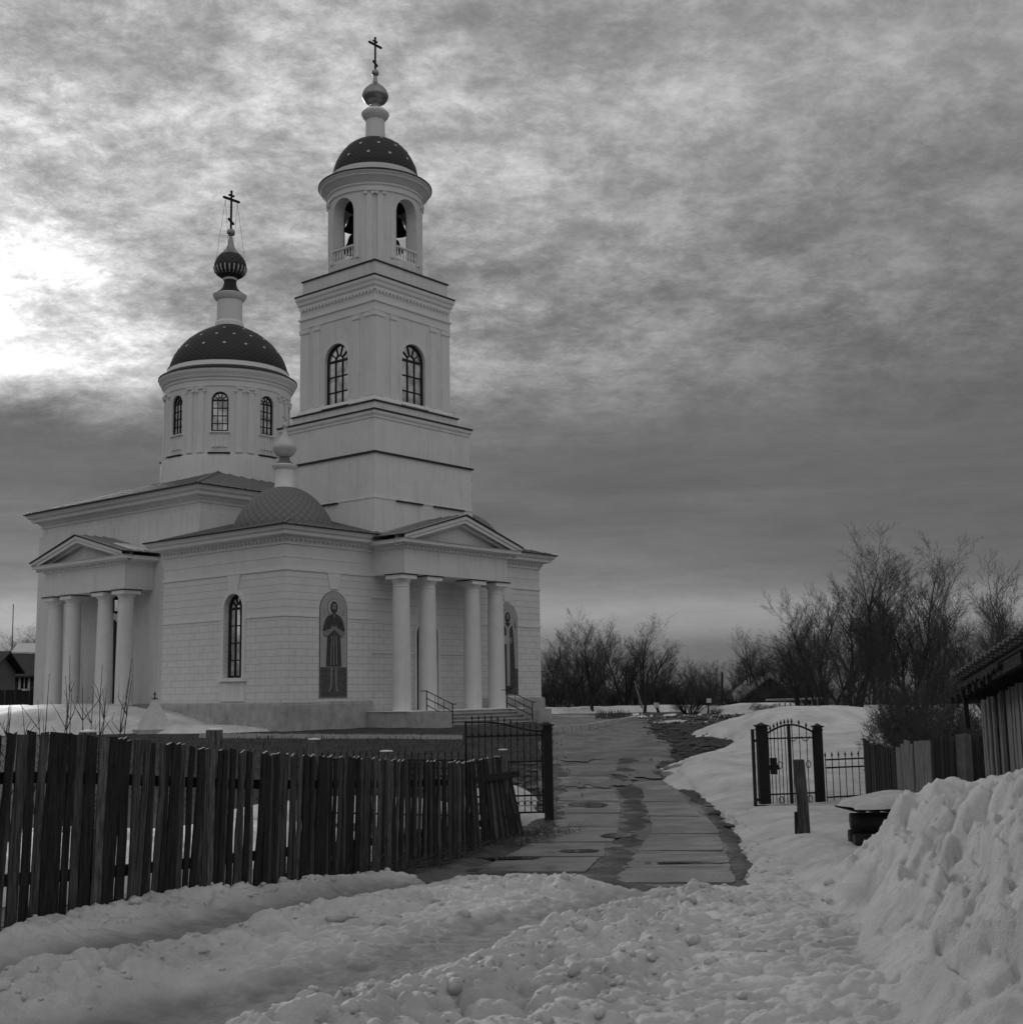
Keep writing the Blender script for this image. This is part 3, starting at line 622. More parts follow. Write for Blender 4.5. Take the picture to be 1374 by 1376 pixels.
def balustrade(cx, cy, r, ang, w, z0, z1, n_=6):
    mb = MB(); u = Vector((-math.sin(ang), math.cos(ang), 0)); n = Vector((math.cos(ang), math.sin(ang), 0)); c = Vector((cx, cy, 0))+n*r
    mb.beam(c-u*w/2+Vector((0, 0, z1-.04)), c+u*w/2+Vector((0, 0, z1-.04)), .12, .08, 'trim'); mb.beam(c-u*w/2+Vector((0, 0, z0+.04)), c+u*w/2+Vector((0, 0, z0+.04)), .12, .08, 'trim')
    for i in range(n_):
        p = c+u*(w*(-.5+(i+.5)/n_)); h = z1-z0-.16
        mb.tube([p+Vector((0, 0, z0+.08+h*t)) for t in (0, .15, .35, .6, .85, 1)], [.05, .03, .055, .035, .028, .05], 8, 'trim')
    return mb.build('balustrade', church)
card = [0, PI/2, PI, 3*PI/2]; diag = [a+PI/4 for a in card]
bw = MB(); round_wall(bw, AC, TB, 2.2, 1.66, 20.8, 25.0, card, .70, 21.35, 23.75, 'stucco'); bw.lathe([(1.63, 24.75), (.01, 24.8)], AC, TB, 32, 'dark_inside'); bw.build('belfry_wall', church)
for a in diag:
    for s in (-1, 1): m = MB(); pilaster_round(m, AC, TB, 2.2, a+s*.115, .27, 20.95, 24.6, .07); m.build('pilaster', church)
for a in card:
    for s in (-1, 1): m = MB(); pilaster_round(m, AC, TB, 2.2, a+s*.405, .14, 21.4, 23.8, .03, ionic=False); m.build('jamb_strip', church)
for a in card: balustrade(AC, TB, 2.08, a, 1.36, 21.36, 22.05, 7)
bc = MB(); bc.lathe([(2.2, 24.6), (2.26, 24.62), (2.26, 24.85), (2.32, 24.9), (2.32, 25.0), (2.42, 25.06), (2.5, 25.2), (2.6, 25.25), (2.64, 25.36), (2.7, 25.40), (2.71, 25.46)], AC, TB, 72, 'trim'); bc.build('belfry_cornice', church, smooth=True)
be = MB(); be.lathe([(2.69, 25.46), (2.75, 25.46), (2.75, 25.51), (2.2, 25.76), (2.12, 25.80)], AC, TB, 72, 'roof_edge'); be.build('belfry_cornice_flashing', church, smooth=True)
bb = MB(); bb.lathe([(2.12, 25.6), (2.11, 26.05), (2.0, 26.07)], AC, TB, 72, 'trim'); bb.build('belfry_blocking_course', church, smooth=True)
def dome(cx, cy, prof, tm, stars, uvk, n=72):
    mb = MB(); mb.lathe(prof, cx, cy, n, tm, uvk); d = mb.build('dome', church, smooth=True)
    if stars:
        for ti, (r, z, nz, k, off) in enumerate(stars):
            for i in range(k):
                a = 2*PI*(i+off)/k; nrm = Vector((math.cos(a)*math.sqrt(1-nz*nz), math.sin(a)*math.sqrt(1-nz*nz), nz)); c = Vector((cx+r*math.cos(a), cy+r*math.sin(a), z))+nrm*.01
                u = Vector((-math.sin(a), math.cos(a), 0)); w = nrm.cross(u)
                pts = []
                for q in range(10):
                    rr = .095 if q % 2 == 0 else .05; t = 2*PI*q/10; pts.append(c+u*rr*math.cos(t)+w*rr*math.sin(t))
                sm = MB(); sm.poly(pts, nrm*.012, 'star'); sm.build('gilded_star', d)
    return d
def pinterp(p, t):
    """point on a profile at a fraction of its length -> r, z, slope normal z"""
    L = [0]
    for a, b in zip(p[:-1], p[1:]): L.append(L[-1]+math.hypot(b[0]-a[0], b[1]-a[1]))
    s = t*L[-1]; i = max(j for j in range(len(p)-1) if L[j] <= s); f = (s-L[i])/(L[i+1]-L[i]); a, b = p[i], p[i+1]
    dx, dz = b[0]-a[0], b[1]-a[1]; l = math.hypot(dx, dz); return a[0]+dx*f, a[1]+dz*f, -dx/l
def smoothprof(p, n=24):
    """Catmull-Rom through profile points"""
    out = []; q = [p[0]]+list(p)+[p[-1]]
    for i in range(1, len(q)-2):
        for k in range(max(2, n//(len(p)-1))):
            t = k/max(2, n//(len(p)-1)); P = [np.array(q[j]) for j in (i-1, i, i+1, i+2)]
            out.append(tuple(.5*((2*P[1])+(-P[0]+P[2])*t+(2*P[0]-5*P[1]+4*P[2]-P[3])*t*t+(-P[0]+3*P[1]-3*P[2]+P[3])*t**3)))
    out.append(tuple(p[-1])); return out
td = smoothprof([(2.08, 26.06), (2.04, 26.36), (1.94, 26.68), (1.74, 27.1), (1.40, 27.55), (.95, 27.88), (.47, 28.05)])
dome(AC, TB, td, 'dome_tiles', [(*pinterp(td, .22), 12, 0.2), (*pinterp(td, .46), 12, .7), (*pinterp(td, .68), 8, .3)], (44, 4.6))
nk = MB(); nk.lathe([(.5, 27.95), (.48, 28.1), (.46, 29.06), (.5, 29.1), (.55, 29.16), (.62, 29.25), (.68, 29.38), (.68, 29.44), (.5, 29.62), (.22, 29.68)], AC, TB, 40, 'trim'); nk.build('cupola_neck', church, smooth=True)
on = MB(); on.lathe(smoothprof([(.24, 29.64), (.23, 29.8), (.26, 29.96), (.5, 30.06), (.65, 30.33), (.58, 30.6), (.42, 30.8), (.22, 30.98), (.13, 31.1), (.075, 31.4), (.06, 31.46)], 50), AC, TB, 40, 'gilt'); on.build('onion_dome', church, smooth=True)
def cross(cx, cy, z0, z1, half, ball_r, zball, m='iron', stays=None):
    mb = MB(); w = .055*half/.37*1.0+.01
    mb.lathe([(.01, zball-ball_r)]+[(ball_r*math.sin(PI*i/10), zball-ball_r*math.cos(PI*i/10)) for i in range(1, 10)]+[(.03, zball+ball_r)], cx, cy, 20, m if m != 'iron' else 'gilt')
    H = z1-z0; mb.box(cx-w/2, cx+w/2, cy-w/2, cy+w/2, z0, z1, m)
    zm = z0+H*.80; mb.box(cx-half, cx+half, cy-w/2-.004, cy+w/2+.004, zm-w*.7, zm+w*.7, m)
    mb.box(cx-half*.36, cx+half*.36, cy-w/2-.004, cy+w/2+.004, zm+H*.10-w*.5, zm+H*.10+w*.5, m)
    zs = z0+H*.26; mb.beam((cx-half*.38, cy, zs+half*.26), (cx+half*.38, cy, zs-half*.26), w*1.1, w*1.2, m, (0, 1, 0))
    for px, pz in ((cx-half, zm), (cx+half, zm), (cx, z1)): mb.lathe([(.005, pz-w*.9), (w*.85, pz-w*.4), (w*.85, pz+w*.4), (.005, pz+w*.9)], px, cy, 8, m)
    c = mb.build('cross', church, smooth=False)
    if stays:
        sm = MB()
        for sx in (-1, 1):
            for sy in (-1, 1): sm.tube([(cx+sx*half*.8, cy, zm-w), (cx+sx*stays[0]*.7, cy+sy*stays[0]*.7, stays[1])], [.008, .008], 4, 'iron')
        sm.build('guy_wire', c)
cross(AC, TB, 31.6, 33.42, .40, .18, 31.58)

# --- drum and main dome
dw = MB(); d8 = [k*PI/4+PI/8*0 for k in range(8)]
round_wall(dw, AC, NB, 3.22, 2.9, 13.35, 17.1, d8, .43, 14.54, 16.15, 'stucco')
dw.lathe([(3.40, 11.8), (3.38, 13.22), (3.34, 13.36), (3.2, 13.38)], AC, NB, 80, 'stucco'); dw.build('drum_wall', church, smooth=True)
for a in d8:
    b = a+PI/8
    for s in (-1, 1): m = MB(); pilaster_round(m, AC, NB, 3.22, b+s*.095, .30, 13.48, 16.75, .07); m.build('pilaster', church)
    m = MB()
    for i in range(4): pilaster_round(m, AC, NB, 3.22, a+(-.09+.06*i), .10, 13.74, 14.26, .03, ionic=False)
    m.build('baluster_panel', church)
    c = Vector((AC, NB, 0)); n = Vector((math.cos(a), math.sin(a), 0)); u = Vector((-math.sin(a), math.cos(a), 0))
    m = MB(); m.beam(c+n*3.24-u*.5+Vector((0, 0, 14.49)), c+n*3.24+u*.5+Vector((0, 0, 14.49)), .12, .07, 'trim'); m.build('sill', church)
    m = MB(); m.beam(c+n*3.3-u*.55+Vector((0, 0, 13.41)), c+n*3.3+u*.55+Vector((0, 0, 13.41)), .2, .05, 'roof_edge'); m.build('metal_flashing', church)
for a in d8:
    n = Vector((math.cos(a), math.sin(a), 0)); u = Vector((-math.sin(a), math.cos(a), 0)); window(Vector((AC, NB, 0))+n*3.06, u, n, .84, 14.55, 16.15, rows=4, cols=3, bar=.04, fr=.07)
dc = MB(); dc.lathe([(3.22, 16.85), (3.27, 16.88), (3.27, 17.15), (3.33, 17.2), (3.33, 17.3), (3.42, 17.36), (3.46, 17.5), (3.53, 17.56), (3.57, 17.66), (3.58, 17.74)], AC, NB, 96, 'trim'); dc.build('drum_cornice', church, smooth=True)
de = MB(); de.lathe([(3.56, 17.74), (3.61, 17.74), (3.61, 17.8), (3.3, 17.98), (3.28, 18.0)], AC, NB, 96, 'roof_edge'); de.build('drum_flashing', church, smooth=True); de = MB(); de.lathe([(3.13, 18.29), (3.17, 18.29), (3.17, 18.33), (3.08, 18.36)], AC, NB, 96, 'roof_edge'); de.build('drum_flashing', church, smooth=True)
dk = MB(); dk.lathe([(3.27, 17.7), (3.27, 17.95), (3.14, 18.29), (3.0, 18.31)], AC, NB, 96, 'trim'); dk.build('drum_blocking_course', church, smooth=True)
dd = smoothprof([(3.11, 18.32), (3.04, 18.66), (2.84, 19.14), (2.42, 19.72), (1.95, 20.16), (1.45, 20.5), (.74, 20.86)])
dome(AC, NB, dd, 'dome_tiles', [(*pinterp(dd, .28), 16, .1), (*pinterp(dd, .50), 16, .6), (*pinterp(dd, .72), 10, .2)], (56, 4.0))
nk = MB(); nk.lathe([(.76, 20.75), (.76, 21.0), (.73, 21.1), (.67, 21.16), (.67, 22.3), (.72, 22.33), (.8, 22.42), (.88, 22.55), (.90, 22.63), (.7, 22.72)], AC, NB, 40, 'trim'); nk.build('cupola_neck', church, smooth=True)
nk = MB(); nk.lathe([(.78, 22.62), (.76, 22.72), (.55, 22.86), (.40, 23.05), (.33, 23.28), (.33, 23.5)], AC, NB, 40, 'roof_edge'); nk.lathe([(.33, 23.46), (.37, 23.48), (.37, 23.58), (.3, 23.62)], AC, NB, 40, 'trim'); nk.build('onion_base', church, smooth=True)
on = MB(); on.lathe(smoothprof([(.30, 23.58), (.55, 23.66), (.78, 23.86), (.87, 24.18), (.82, 24.45), (.72, 24.68), (.55, 24.9)], 36), AC, NB, 48, 'dome_tiles', (12, 3)); on.lathe(smoothprof([(.57, 24.88), (.44, 25.02), (.26, 25.25), (.16, 25.5), (.1, 25.9), (.08, 25.98)], 30), AC, NB, 40, 'gilt')
o_ = on.build('onion_dome', church, smooth=True)
pe = MB()
for i in range(22):
    a = 2*PI*i/22; ps = []
    for t in (.12, .4, .7, 1.):
        r = .60+.28*t if t < .5 else .88; z = 23.68+.5*t; r = np.interp(z, [23.66, 23.86, 24.18], [.55, .78, .87])+.012; ps.append((AC+r*math.cos(a), NB+r*math.sin(a), z))
    pe.tube(ps, [.02, .035, .045, .03], 6, 'star')
pe.build('gilded_petals', o_)
cross(AC, NB, 26.2, 28.5, .50, .22, 26.17, stays=(.75, 24.75))

# --- small corner cupolas on the narthex
for sx, sy in ((2.32, 2.85), (W_-2.5, 2.85)):
    p = smoothprof([(2.14, 8.2), (2.1, 8.55), (1.8, 9.12), (1.34, 9.66), (.84, 10.02), (.4, 10.16)])
    dome(sx, sy, p, 'small_dome_tiles', None, (36, 2.8), 56)
    m = MB(); m.lathe([(.44, 10.05), (.44, 10.18), (.41, 10.22), (.41, 10.92), (.46, 10.98), (.54, 11.06), (.55, 11.12), (.40, 11.18)], sx, sy, 32, 'trim'); m.lathe([(.40, 11.17), (.28, 11.3), (.22, 11.4), (.21, 11.52)], sx, sy, 32, 'small_dome'); m.build('cupola_neck', church, smooth=True)
    m = MB(); m.lathe(smoothprof([(.2, 11.5), (.38, 11.6), (.52, 11.88), (.44, 12.1), (.22, 12.35), (.1, 12.6), (.06, 12.8)], 36), sx, sy, 32, 'star'); m.build('onion_dome', church, smooth=True)
    cross(sx, sy, 12.9, 14.15, .32, .13, 12.9, 'star')

def CW(x, y, z):      # church-local to world
    a = math.radians(50.707); return Vector((P0[0]+x*math.cos(a)-y*math.sin(a), P0[1]+x*math.sin(a)+y*math.cos(a), P0[2]+z))
# --- bells, lantern, railings: things of their own
def bell(x, y, z, r, label):
    m = MB(); m.lathe([(r, z-r*1.35), (r*.99, z-r*1.30), (r*.8, z-r*1.0), (r*.62, z-r*.6), (r*.52, z-r*.2), (r*.42, z), (.02, z+r*.1)], 0, 0, 24, 'bell'); m.tube([(0, 0, z), (0, 0, z+r*.6)], [r*.12]*2, 8, 'bell')
    p = CW(x, y, 0); e = empty('church_bell', p, 0, label=label, cat='bell', group='bells in the belfry'); m.build('bell_body', e, smooth=True)
    c = MB(); c.tube([(0, 0, z-r*.1), (0, 0, z-r*1.4)], [.03, .03], 6, 'iron'); c.lathe([(.01, z-r*1.5), (r*.16, z-r*1.4), (.01, z-r*1.25)], 0, 0, 10, 'iron'); c.build('clapper', e)
    b = MB(); b.tube([(0, 0, z+r*.5), (0, 0, 24.72)], [.03, .03], 6, 'iron'); b.build('hanger', e)
bell(AC+.74, TB-.68, 24.1, .56, 'big dark bell hanging high in the right belfry arch')
bell(AC+.60, TB-.72, 22.95, .42, 'smaller dark bell low in the right belfry arch, under the big one')
bell(AC-.72, TB+.70, 24.15, .52, 'dark bell hanging high in the left belfry arch')
bell(AC-.66, TB+.70, 23.2, .62, 'large dark bell hanging low in the left belfry arch')
p = CW(.75, NB-1.60, 0)
e = empty('hanging_lantern', p, 0, label='small black lantern hanging between the columns of the left portico', cat='lantern')
m = MB(); m.lathe([(.01, 6.02), (.06, 5.98), (.22, 5.86), (.2, 5.84)], 0, 0, 6, 'iron'); m.lathe([(.2, 5.3), (.22, 5.28), (.08, 5.2), (.01, 5.2)], 0, 0, 6, 'iron'); m.tube([(0, 0, 6.0), (0, 0, 6.2)], [.015]*2, 6, 'iron')
for i in range(6): t = PI/3*i; m.tube([(.19*math.cos(t), .19*math.sin(t), 5.3), (.2*math.cos(t), .2*math.sin(t), 5.85)], [.018]*2, 5, 'iron')
m.build('lantern_frame', e); m = MB(); m.lathe([(.15, 5.32), (.16, 5.82)], 0, 0, 6, 'glass_pane'); m.build('lantern_glass', e)
def railing(x, label):
    e = empty('step_railing', CW(x, 0, 0), math.radians(50.707), label=label, cat='railing'); m = MB()
    top = [(0, -2.42, .6), (0, -3.85, .05)]
    pts = [(-2.42, .6), (-2.9, .42), (-3.38, .23), (-3.86, .05)]
    for (y, z) in (pts[0], pts[3]): m.tube([(0, y, z-.04), (0, y, z+.82)], [.024]*2, 6, 'iron')
    q = MB()
    for h in (.80, .5, .22): q.tube([(0, -2.1, .6+h), (0, -2.42, .6+h), (0, -3.86, .05+h), (0, -4.05, .05+h)] if h > .7 else [(0, -2.42, .6+h), (0, -3.86, .05+h)], [.02]*(4 if h > .7 else 2), 6, 'iron')
    for (y, z) in pts[1:3]: q.tube([(0, y, z+.2), (0, y, z+.8)], [.012]*2, 5, 'iron')
    m.build('post', e); q.build('rail', e)
railing(5.55, 'thin black handrail on the left side of the church steps'); railing(10.75, 'thin black handrail on the right side of the church steps')

# ================================================================== GROUND, ROAD, SNOW
def axis(parts):
    out = [parts[0][0]]
    for a, b, st in parts:
        n = max(1, int(round((b-a)/st))); out += list(np.linspace(a, b, n+1)[1:])
    return np.array(out)
def grow(a, b, st, k):
    out = [a]; 
    while out[-1] < b: out.append(out[-1]+st); st *= k
    return out
def sheet(name, xs, ys, zf, m, keep=None, attr=None, smooth=True, kind='structure'):
    X, Y = np.meshgrid(xs, ys); Z = zf(X, Y); nx, ny = len(xs), len(ys)
    K = np.ones(X.shape, bool) if keep is None else keep(X, Y)
    idx = np.arange(nx*ny).reshape(ny, nx); fk = K[:-1, :-1] | K[1:, :-1] | K[:-1, 1:] | K[1:, 1:]
    q = np.stack([idx[:-1, :-1][fk], idx[:-1, 1:][fk], idx[1:, 1:][fk], idx[1:, :-1][fk]], 1)
    used = np.unique(q); re_ = np.full(nx*ny, -1); re_[used] = np.arange(len(used)); q = re_[q]
    V = np.stack([X.ravel(), Y.ravel(), Z.ravel()], 1)[used]
    me = bpy.data.meshes.new(name); me.vertices.add(len(V)); me.vertices.foreach_set('co', V.ravel().astype(np.float32))
    me.loops.add(q.size); me.loops.foreach_set('vertex_index', q.ravel().astype(np.int32)); me.polygons.add(len(q)); me.polygons.foreach_set('loop_start', np.arange(0, q.size, 4, dtype=np.int32))
    try: me.polygons.foreach_set('loop_total', np.full(len(q), 4, dtype=np.int32))
    except Exception: pass
    me.update(calc_edges=True); me.validate(); me.materials.append(MT[m])
    if smooth: me.polygons.foreach_set('use_smooth', [True]*len(me.polygons))
    if attr is not None:
        a = me.attributes.new('packed', 'FLOAT', 'POINT'); a.data.foreach_set('value', attr(X, Y).ravel()[used].astype(np.float32))
    o = bpy.data.objects.new(name, me); COL.objects.link(o); tag(o, kind=kind); return o
outer = grow(45, 3000, 6, 1.35)
road_px = [(600, 1176), (700, 1140), (752, 1100), (745, 1060), (741, 1000), (742, 988), (800, 980), (852, 968), (880, 963), (985, 962), (1000, 975), (960, 1008), (905, 1030), (905, 1052), (950, 1088), (985, 1120), (990, 1200), (800, 1215), (700, 1200)]
ROAD = [g(*p) for p in road_px]
MUD = [g(*p) for p in [(862, 964), (1000, 961), (1015, 975), (1008, 1000), (940, 1018), (895, 1042), (880, 1030), (900, 1005), (870, 985)]]
MUD2 = [g(*p) for p in [(590, 1160), (690, 1112), (752, 1098), (758, 1112), (720, 1128), (640, 1150), (590, 1176)]]
def gz(X, Y):
    z = zb(Y)-.05+.05*(fbm(X*.9, Y*.9, 4, 5)-.5)+.03*(fbm(X*6, Y*6, 8, 3)-.5)
    m = sstep(-.3, .3, polysd(X, Y, MUD)); z = z+m*(.03+.22*(fbm(X*1.4, Y*1.4, 14, 5)-.45))
    return z
gx = np.array([-q for q in outer[::-1]]+list(axis([(-45, -12, .7), (-12, 12, .16), (12, 45, .7)])[1:-1])+outer)
gy = np.array([-q for q in outer[::-1]]+list(axis([(-45, 2, 1.), (2, 20, .12), (20, 75, .3), (75, 120, 1.5)])[1:-1])+grow(120, 3000, 8, 1.35))
sheet('ground', gx, gy, gz, 'soil')
# wet asphalt from the gate to the church
rx = axis([(-14, 12, .22)]); ry = axis([(12, 66, .22)])
sheet('road', rx, ry, lambda X, Y: zb(Y)+.035*sstep(-.15, .25, polysd(X, Y, ROAD))-.05*sstep(0, -.5, polysd(X, Y, ROAD)+.0)-.0+.02*(fbm(X*.7, Y*.7, 21, 4)-.5)-.1*sstep(-.2, .5, polysd(X, Y, MUD)), 'asphalt', keep=lambda X, Y: polysd(X, Y, ROAD) > -.25)
# two tracks of concrete slabs
def PX(*pts): return [g(*p) for p in pts]
sl = MB()
Lx = [g(*p) for p in [(650, 1178), (790, 1178), (832, 1120), (826, 1078), (815, 1045)]]
def slabrow(edgesL, edgesR, n, jit):
    for i in range(n):
        def lerp(e, t):
            f = t*(len(e)-1); k = min(int(f), len(e)-2); f -= k; return (e[k][0]*(1-f)+e[k+1][0]*f, e[k][1]*(1-f)+e[k+1][1]*f)
        a, b = i/n+.004, (i+1)/n-.004
        c = [lerp(edgesL, a), lerp(edgesR, a), lerp(edgesR, b), lerp(edgesL, b)]
        tz = [random.uniform(-.010, .010) for _ in range(4)]; j = [(random.uniform(-jit, jit), random.uniform(-.02, .02)) for _ in range(4)]
        P = [(c[q][0]+j[q][0], c[q][1]+j[q][1], float(zb(c[q][1]))+.05+tz[q]) for q in range(4)]
        E_ = []
        for q in range(4):
            a0, a1 = np.array(P[q]), np.array(P[(q+1) % 4]); dv = a1-a0; nn = np.array([-dv[1], dv[0], 0]); nn /= np.linalg.norm(nn)
            for k in range(9): E_.append(a0+dv*k/9+nn*(abs(random.gauss(0, .014)) if k else random.uniform(0, .05)))
        sl.poly([(x, y, z-.16) for x, y, z in E_], (0, 0, .16), 'slab')
slabrow(PX((640, 1178), (700, 1142), (752, 1106), (748, 1075), (746, 1047)), PX((790, 1178), (816, 1142), (836, 1106), (832, 1075), (815, 1047)), 7, .06)
slabrow(PX((812, 1194), (850, 1160), (872, 1125), (870, 1090), (862, 1058)), PX((986, 1194), (985, 1160), (966, 1125), (940, 1090), (902, 1058)), 6, .06)
MUDL = [(PX((800, 1205), (832, 1150), (854, 1115), (851, 1080), (838, 1045), (846, 1000), (865, 975)), .24, .062), (PX((560, 1185), (640, 1158), (700, 1124), (748, 1104), (750, 1060), (746, 1030)), .24, .06), (PX((1000, 1215), (992, 1160), (972, 1116), (945, 1082), (912, 1052)), .12, .045), (PX((600, 1192), (700, 1188), (800, 1200), (980, 1204)), .26, .055)]
def mud_T(X, Y):
    wx = X+.35*(fbm(X*2.2, Y*2.2, 201, 4)-.5); wy = Y+.35*(fbm(X*2.2, Y*2.2, 202, 4)-.5); t = np.full(X.shape, -.045)
    for P, w, h in MUDL: t = t+h*np.exp(-near(wx, wy, P, w)**2)
    return t+.085*(fbm(X*2.6, Y*2.6, 203, 5)-.5)+.03*(fbm(X*11, Y*11, 204, 3)-.5)
_mc = {}
def mud_z(X, Y): _mc['T'] = mud_T(X, Y); return zb(Y)+.05+_mc['T']
def near(X, Y, P, w): d, s, _ = segdist(X, Y, P); return d/w
sheet('mud', axis([(-3., 4., .05)]), axis([(11.5, 36, .07)]), mud_z, 'mud', keep=lambda X, Y: _mc['T'] > -.03)
tag(sl.build('slab_road'), kind='structure')

m = bpy.data.materials.new('water'); m.use_nodes = True; b_ = m.node_tree.nodes['Principled BSDF']; b_.inputs['Base Color'].default_value = grey(.05); b_.inputs['Roughness'].default_value = .07; b_.inputs['Specular IOR Level'].default_value = .6; MT['water'] = m
PUD = [(*g(px, py), rx_, ry_) for px, py, rx_, ry_ in ((800, 1058, .9, .8), (862, 1045, .8, 1.0), (790, 1085, .35, .9), (850, 1012, .9, 1.6), (775, 1020, .7, 1.4), (690, 1160, .7, .18), (830, 1128, .22, .8), (780, 1150, .3, .25), (930, 1166, .6, .14))]
def pud_d(X, Y):
    q = np.full(X.shape, 9.)
    for (mx, my, a, c) in PUD: q = np.minimum(q, ((X-mx)/a)**2+((Y-my)/c)**2)
    return q+2.6*(fbm(X*2.6, Y*1.8, 301, 5)-.5)
sheet('puddle', axis([(-3., 4.2, .035)]), axis([(12.5, 36, .05)]), lambda X, Y: zb(Y)+.064+0*X, 'water', keep=lambda X, Y: pud_d(X, Y) < .62)
# snow
def PX(*pts): return [g(*p) for p in pts]
FORE = PX((-200, 1326), (0, 1268), (60, 1257), (130, 1243), (250, 1222), (330, 1208), (420, 1194), (500, 1184), (560, 1186), (640, 1194), (700, 1198), (760, 1196), (850, 1206), (905, 1204), (985, 1206), (1000, 1150))+[(9, 12), (9, 1), (-9, 1)]
RIGHT = PX((1000, 1205), (998, 1160), (985, 1122), (965, 1096), (935, 1072), (908, 1050), (912, 1034), (960, 1014), (1004, 1003), (1010, 985), (1060, 968), (1095, 962), (1170, 962))+[(40, 62), (40, 1), (1.4, 1)]
R1 = PX((-140, 1320), (0, 1286), (130, 1254), (250, 1232), (330, 1218), (420, 1206), (500, 1198))
T1 = PX((-140, 1358), (0, 1322), (150, 1286), (300, 1252), (450, 1216), (560, 1194), (660, 1186))
R2 = PX((-140, 1418), (0, 1370), (110, 1336), (235, 1302), (300, 1286), (400, 1258), (500, 1240), (600, 1224), (700, 1212), (760, 1206))
T2 = PX((60, 1436), (330, 1372), (450, 1338), (560, 1310), (650, 1276), (720, 1252), (800, 1232), (850, 1218))
R3 = PX((330, 1494), (480, 1419), (560, 1379), (640, 1342), (720, 1302), (790, 1266), (850, 1242), (905, 1228), (965, 1232))
R4 = PX((640, 1460), (760, 1396), (850, 1350), (890, 1300), (930, 1265))
PATH = PX((1035, 1175), (1005, 1240), (965, 1300), (880, 1390))
def BKP(x, y, Y): p = at(x, y, Y); return (p[0], p[1]), p[2]
_b = [((at(1062, 1112, 17)[0], 17.), float(zb(17.))), ((at(1092, 1122, 15.5)[0], 15.5), float(zb(15.5))+.18), BKP(1160, 1130, 13.0), BKP(1205, 1094, 11.4), BKP(1240, 1064, 10.4), BKP(1285, 1044, 9.4), BKP(1330, 1050, 8.4), BKP(1374, 1042, 7.6), BKP(1500, 1040, 6.2), BKP(1800, 1040, 4.6)]
BANK = [q[0] for q in _b]; BANKZ = [q[1]-(.19 if i > 1 else 0) for i, q in enumerate(_b)]
PILE = at(1170, 932, 14.9)[:2]
MOUNDS = []     # (x, y, radius x, radius y, height)
def mound(px, py, Y, rx_, ry_, h): p = at(px, py, Y); MOUNDS.append((p[0], p[1], rx_, ry_, h))
mound(1100, 965, 44, 3.6, 3.0, .62); mound(1045, 1010, 33, 2.4, 2.5, .32); mound(985, 1018, 30, 1.3, 2.2, .30); mound(1130, 1000, 36, 2.6, 5, .45)
mound(60, 960, 55, 5.5, 3.2, .85); mound(190, 965, 53, 2.4, 2.4, .62); mound(-60, 960, 56, 5, 4, .7); mound(260, 975, 50.5, 2.6, .6, .22)
mound(770, 957, 80, 4.5, 1.0, .30); mound(880, 957, 84, 5., 1.2, .28); mound(980, 955, 80, 4., 1.2, .28); mound(1030, 958, 72, 3, 1., .4); mound(690, 1050, 25.8, .35, .9, .3); mound(455, 1018, 26, 2.2, 1.2, .25); mound(200, 1030, 17.5, 2.4, 2., .3); mound(20, 1060, 15, 2.2, 2., .45); mound(330, 1030, 20, 1.8, 1.6, .3); mound(670, 1030, 27.5, .7, .8, .3)
mound(620, 1040, 24, 1.5, .8, .25); mound(1180, 1010, 33, 3., 3., .4)
def near(X, Y, P, w): d, s, _ = segdist(X, Y, P); return d/w
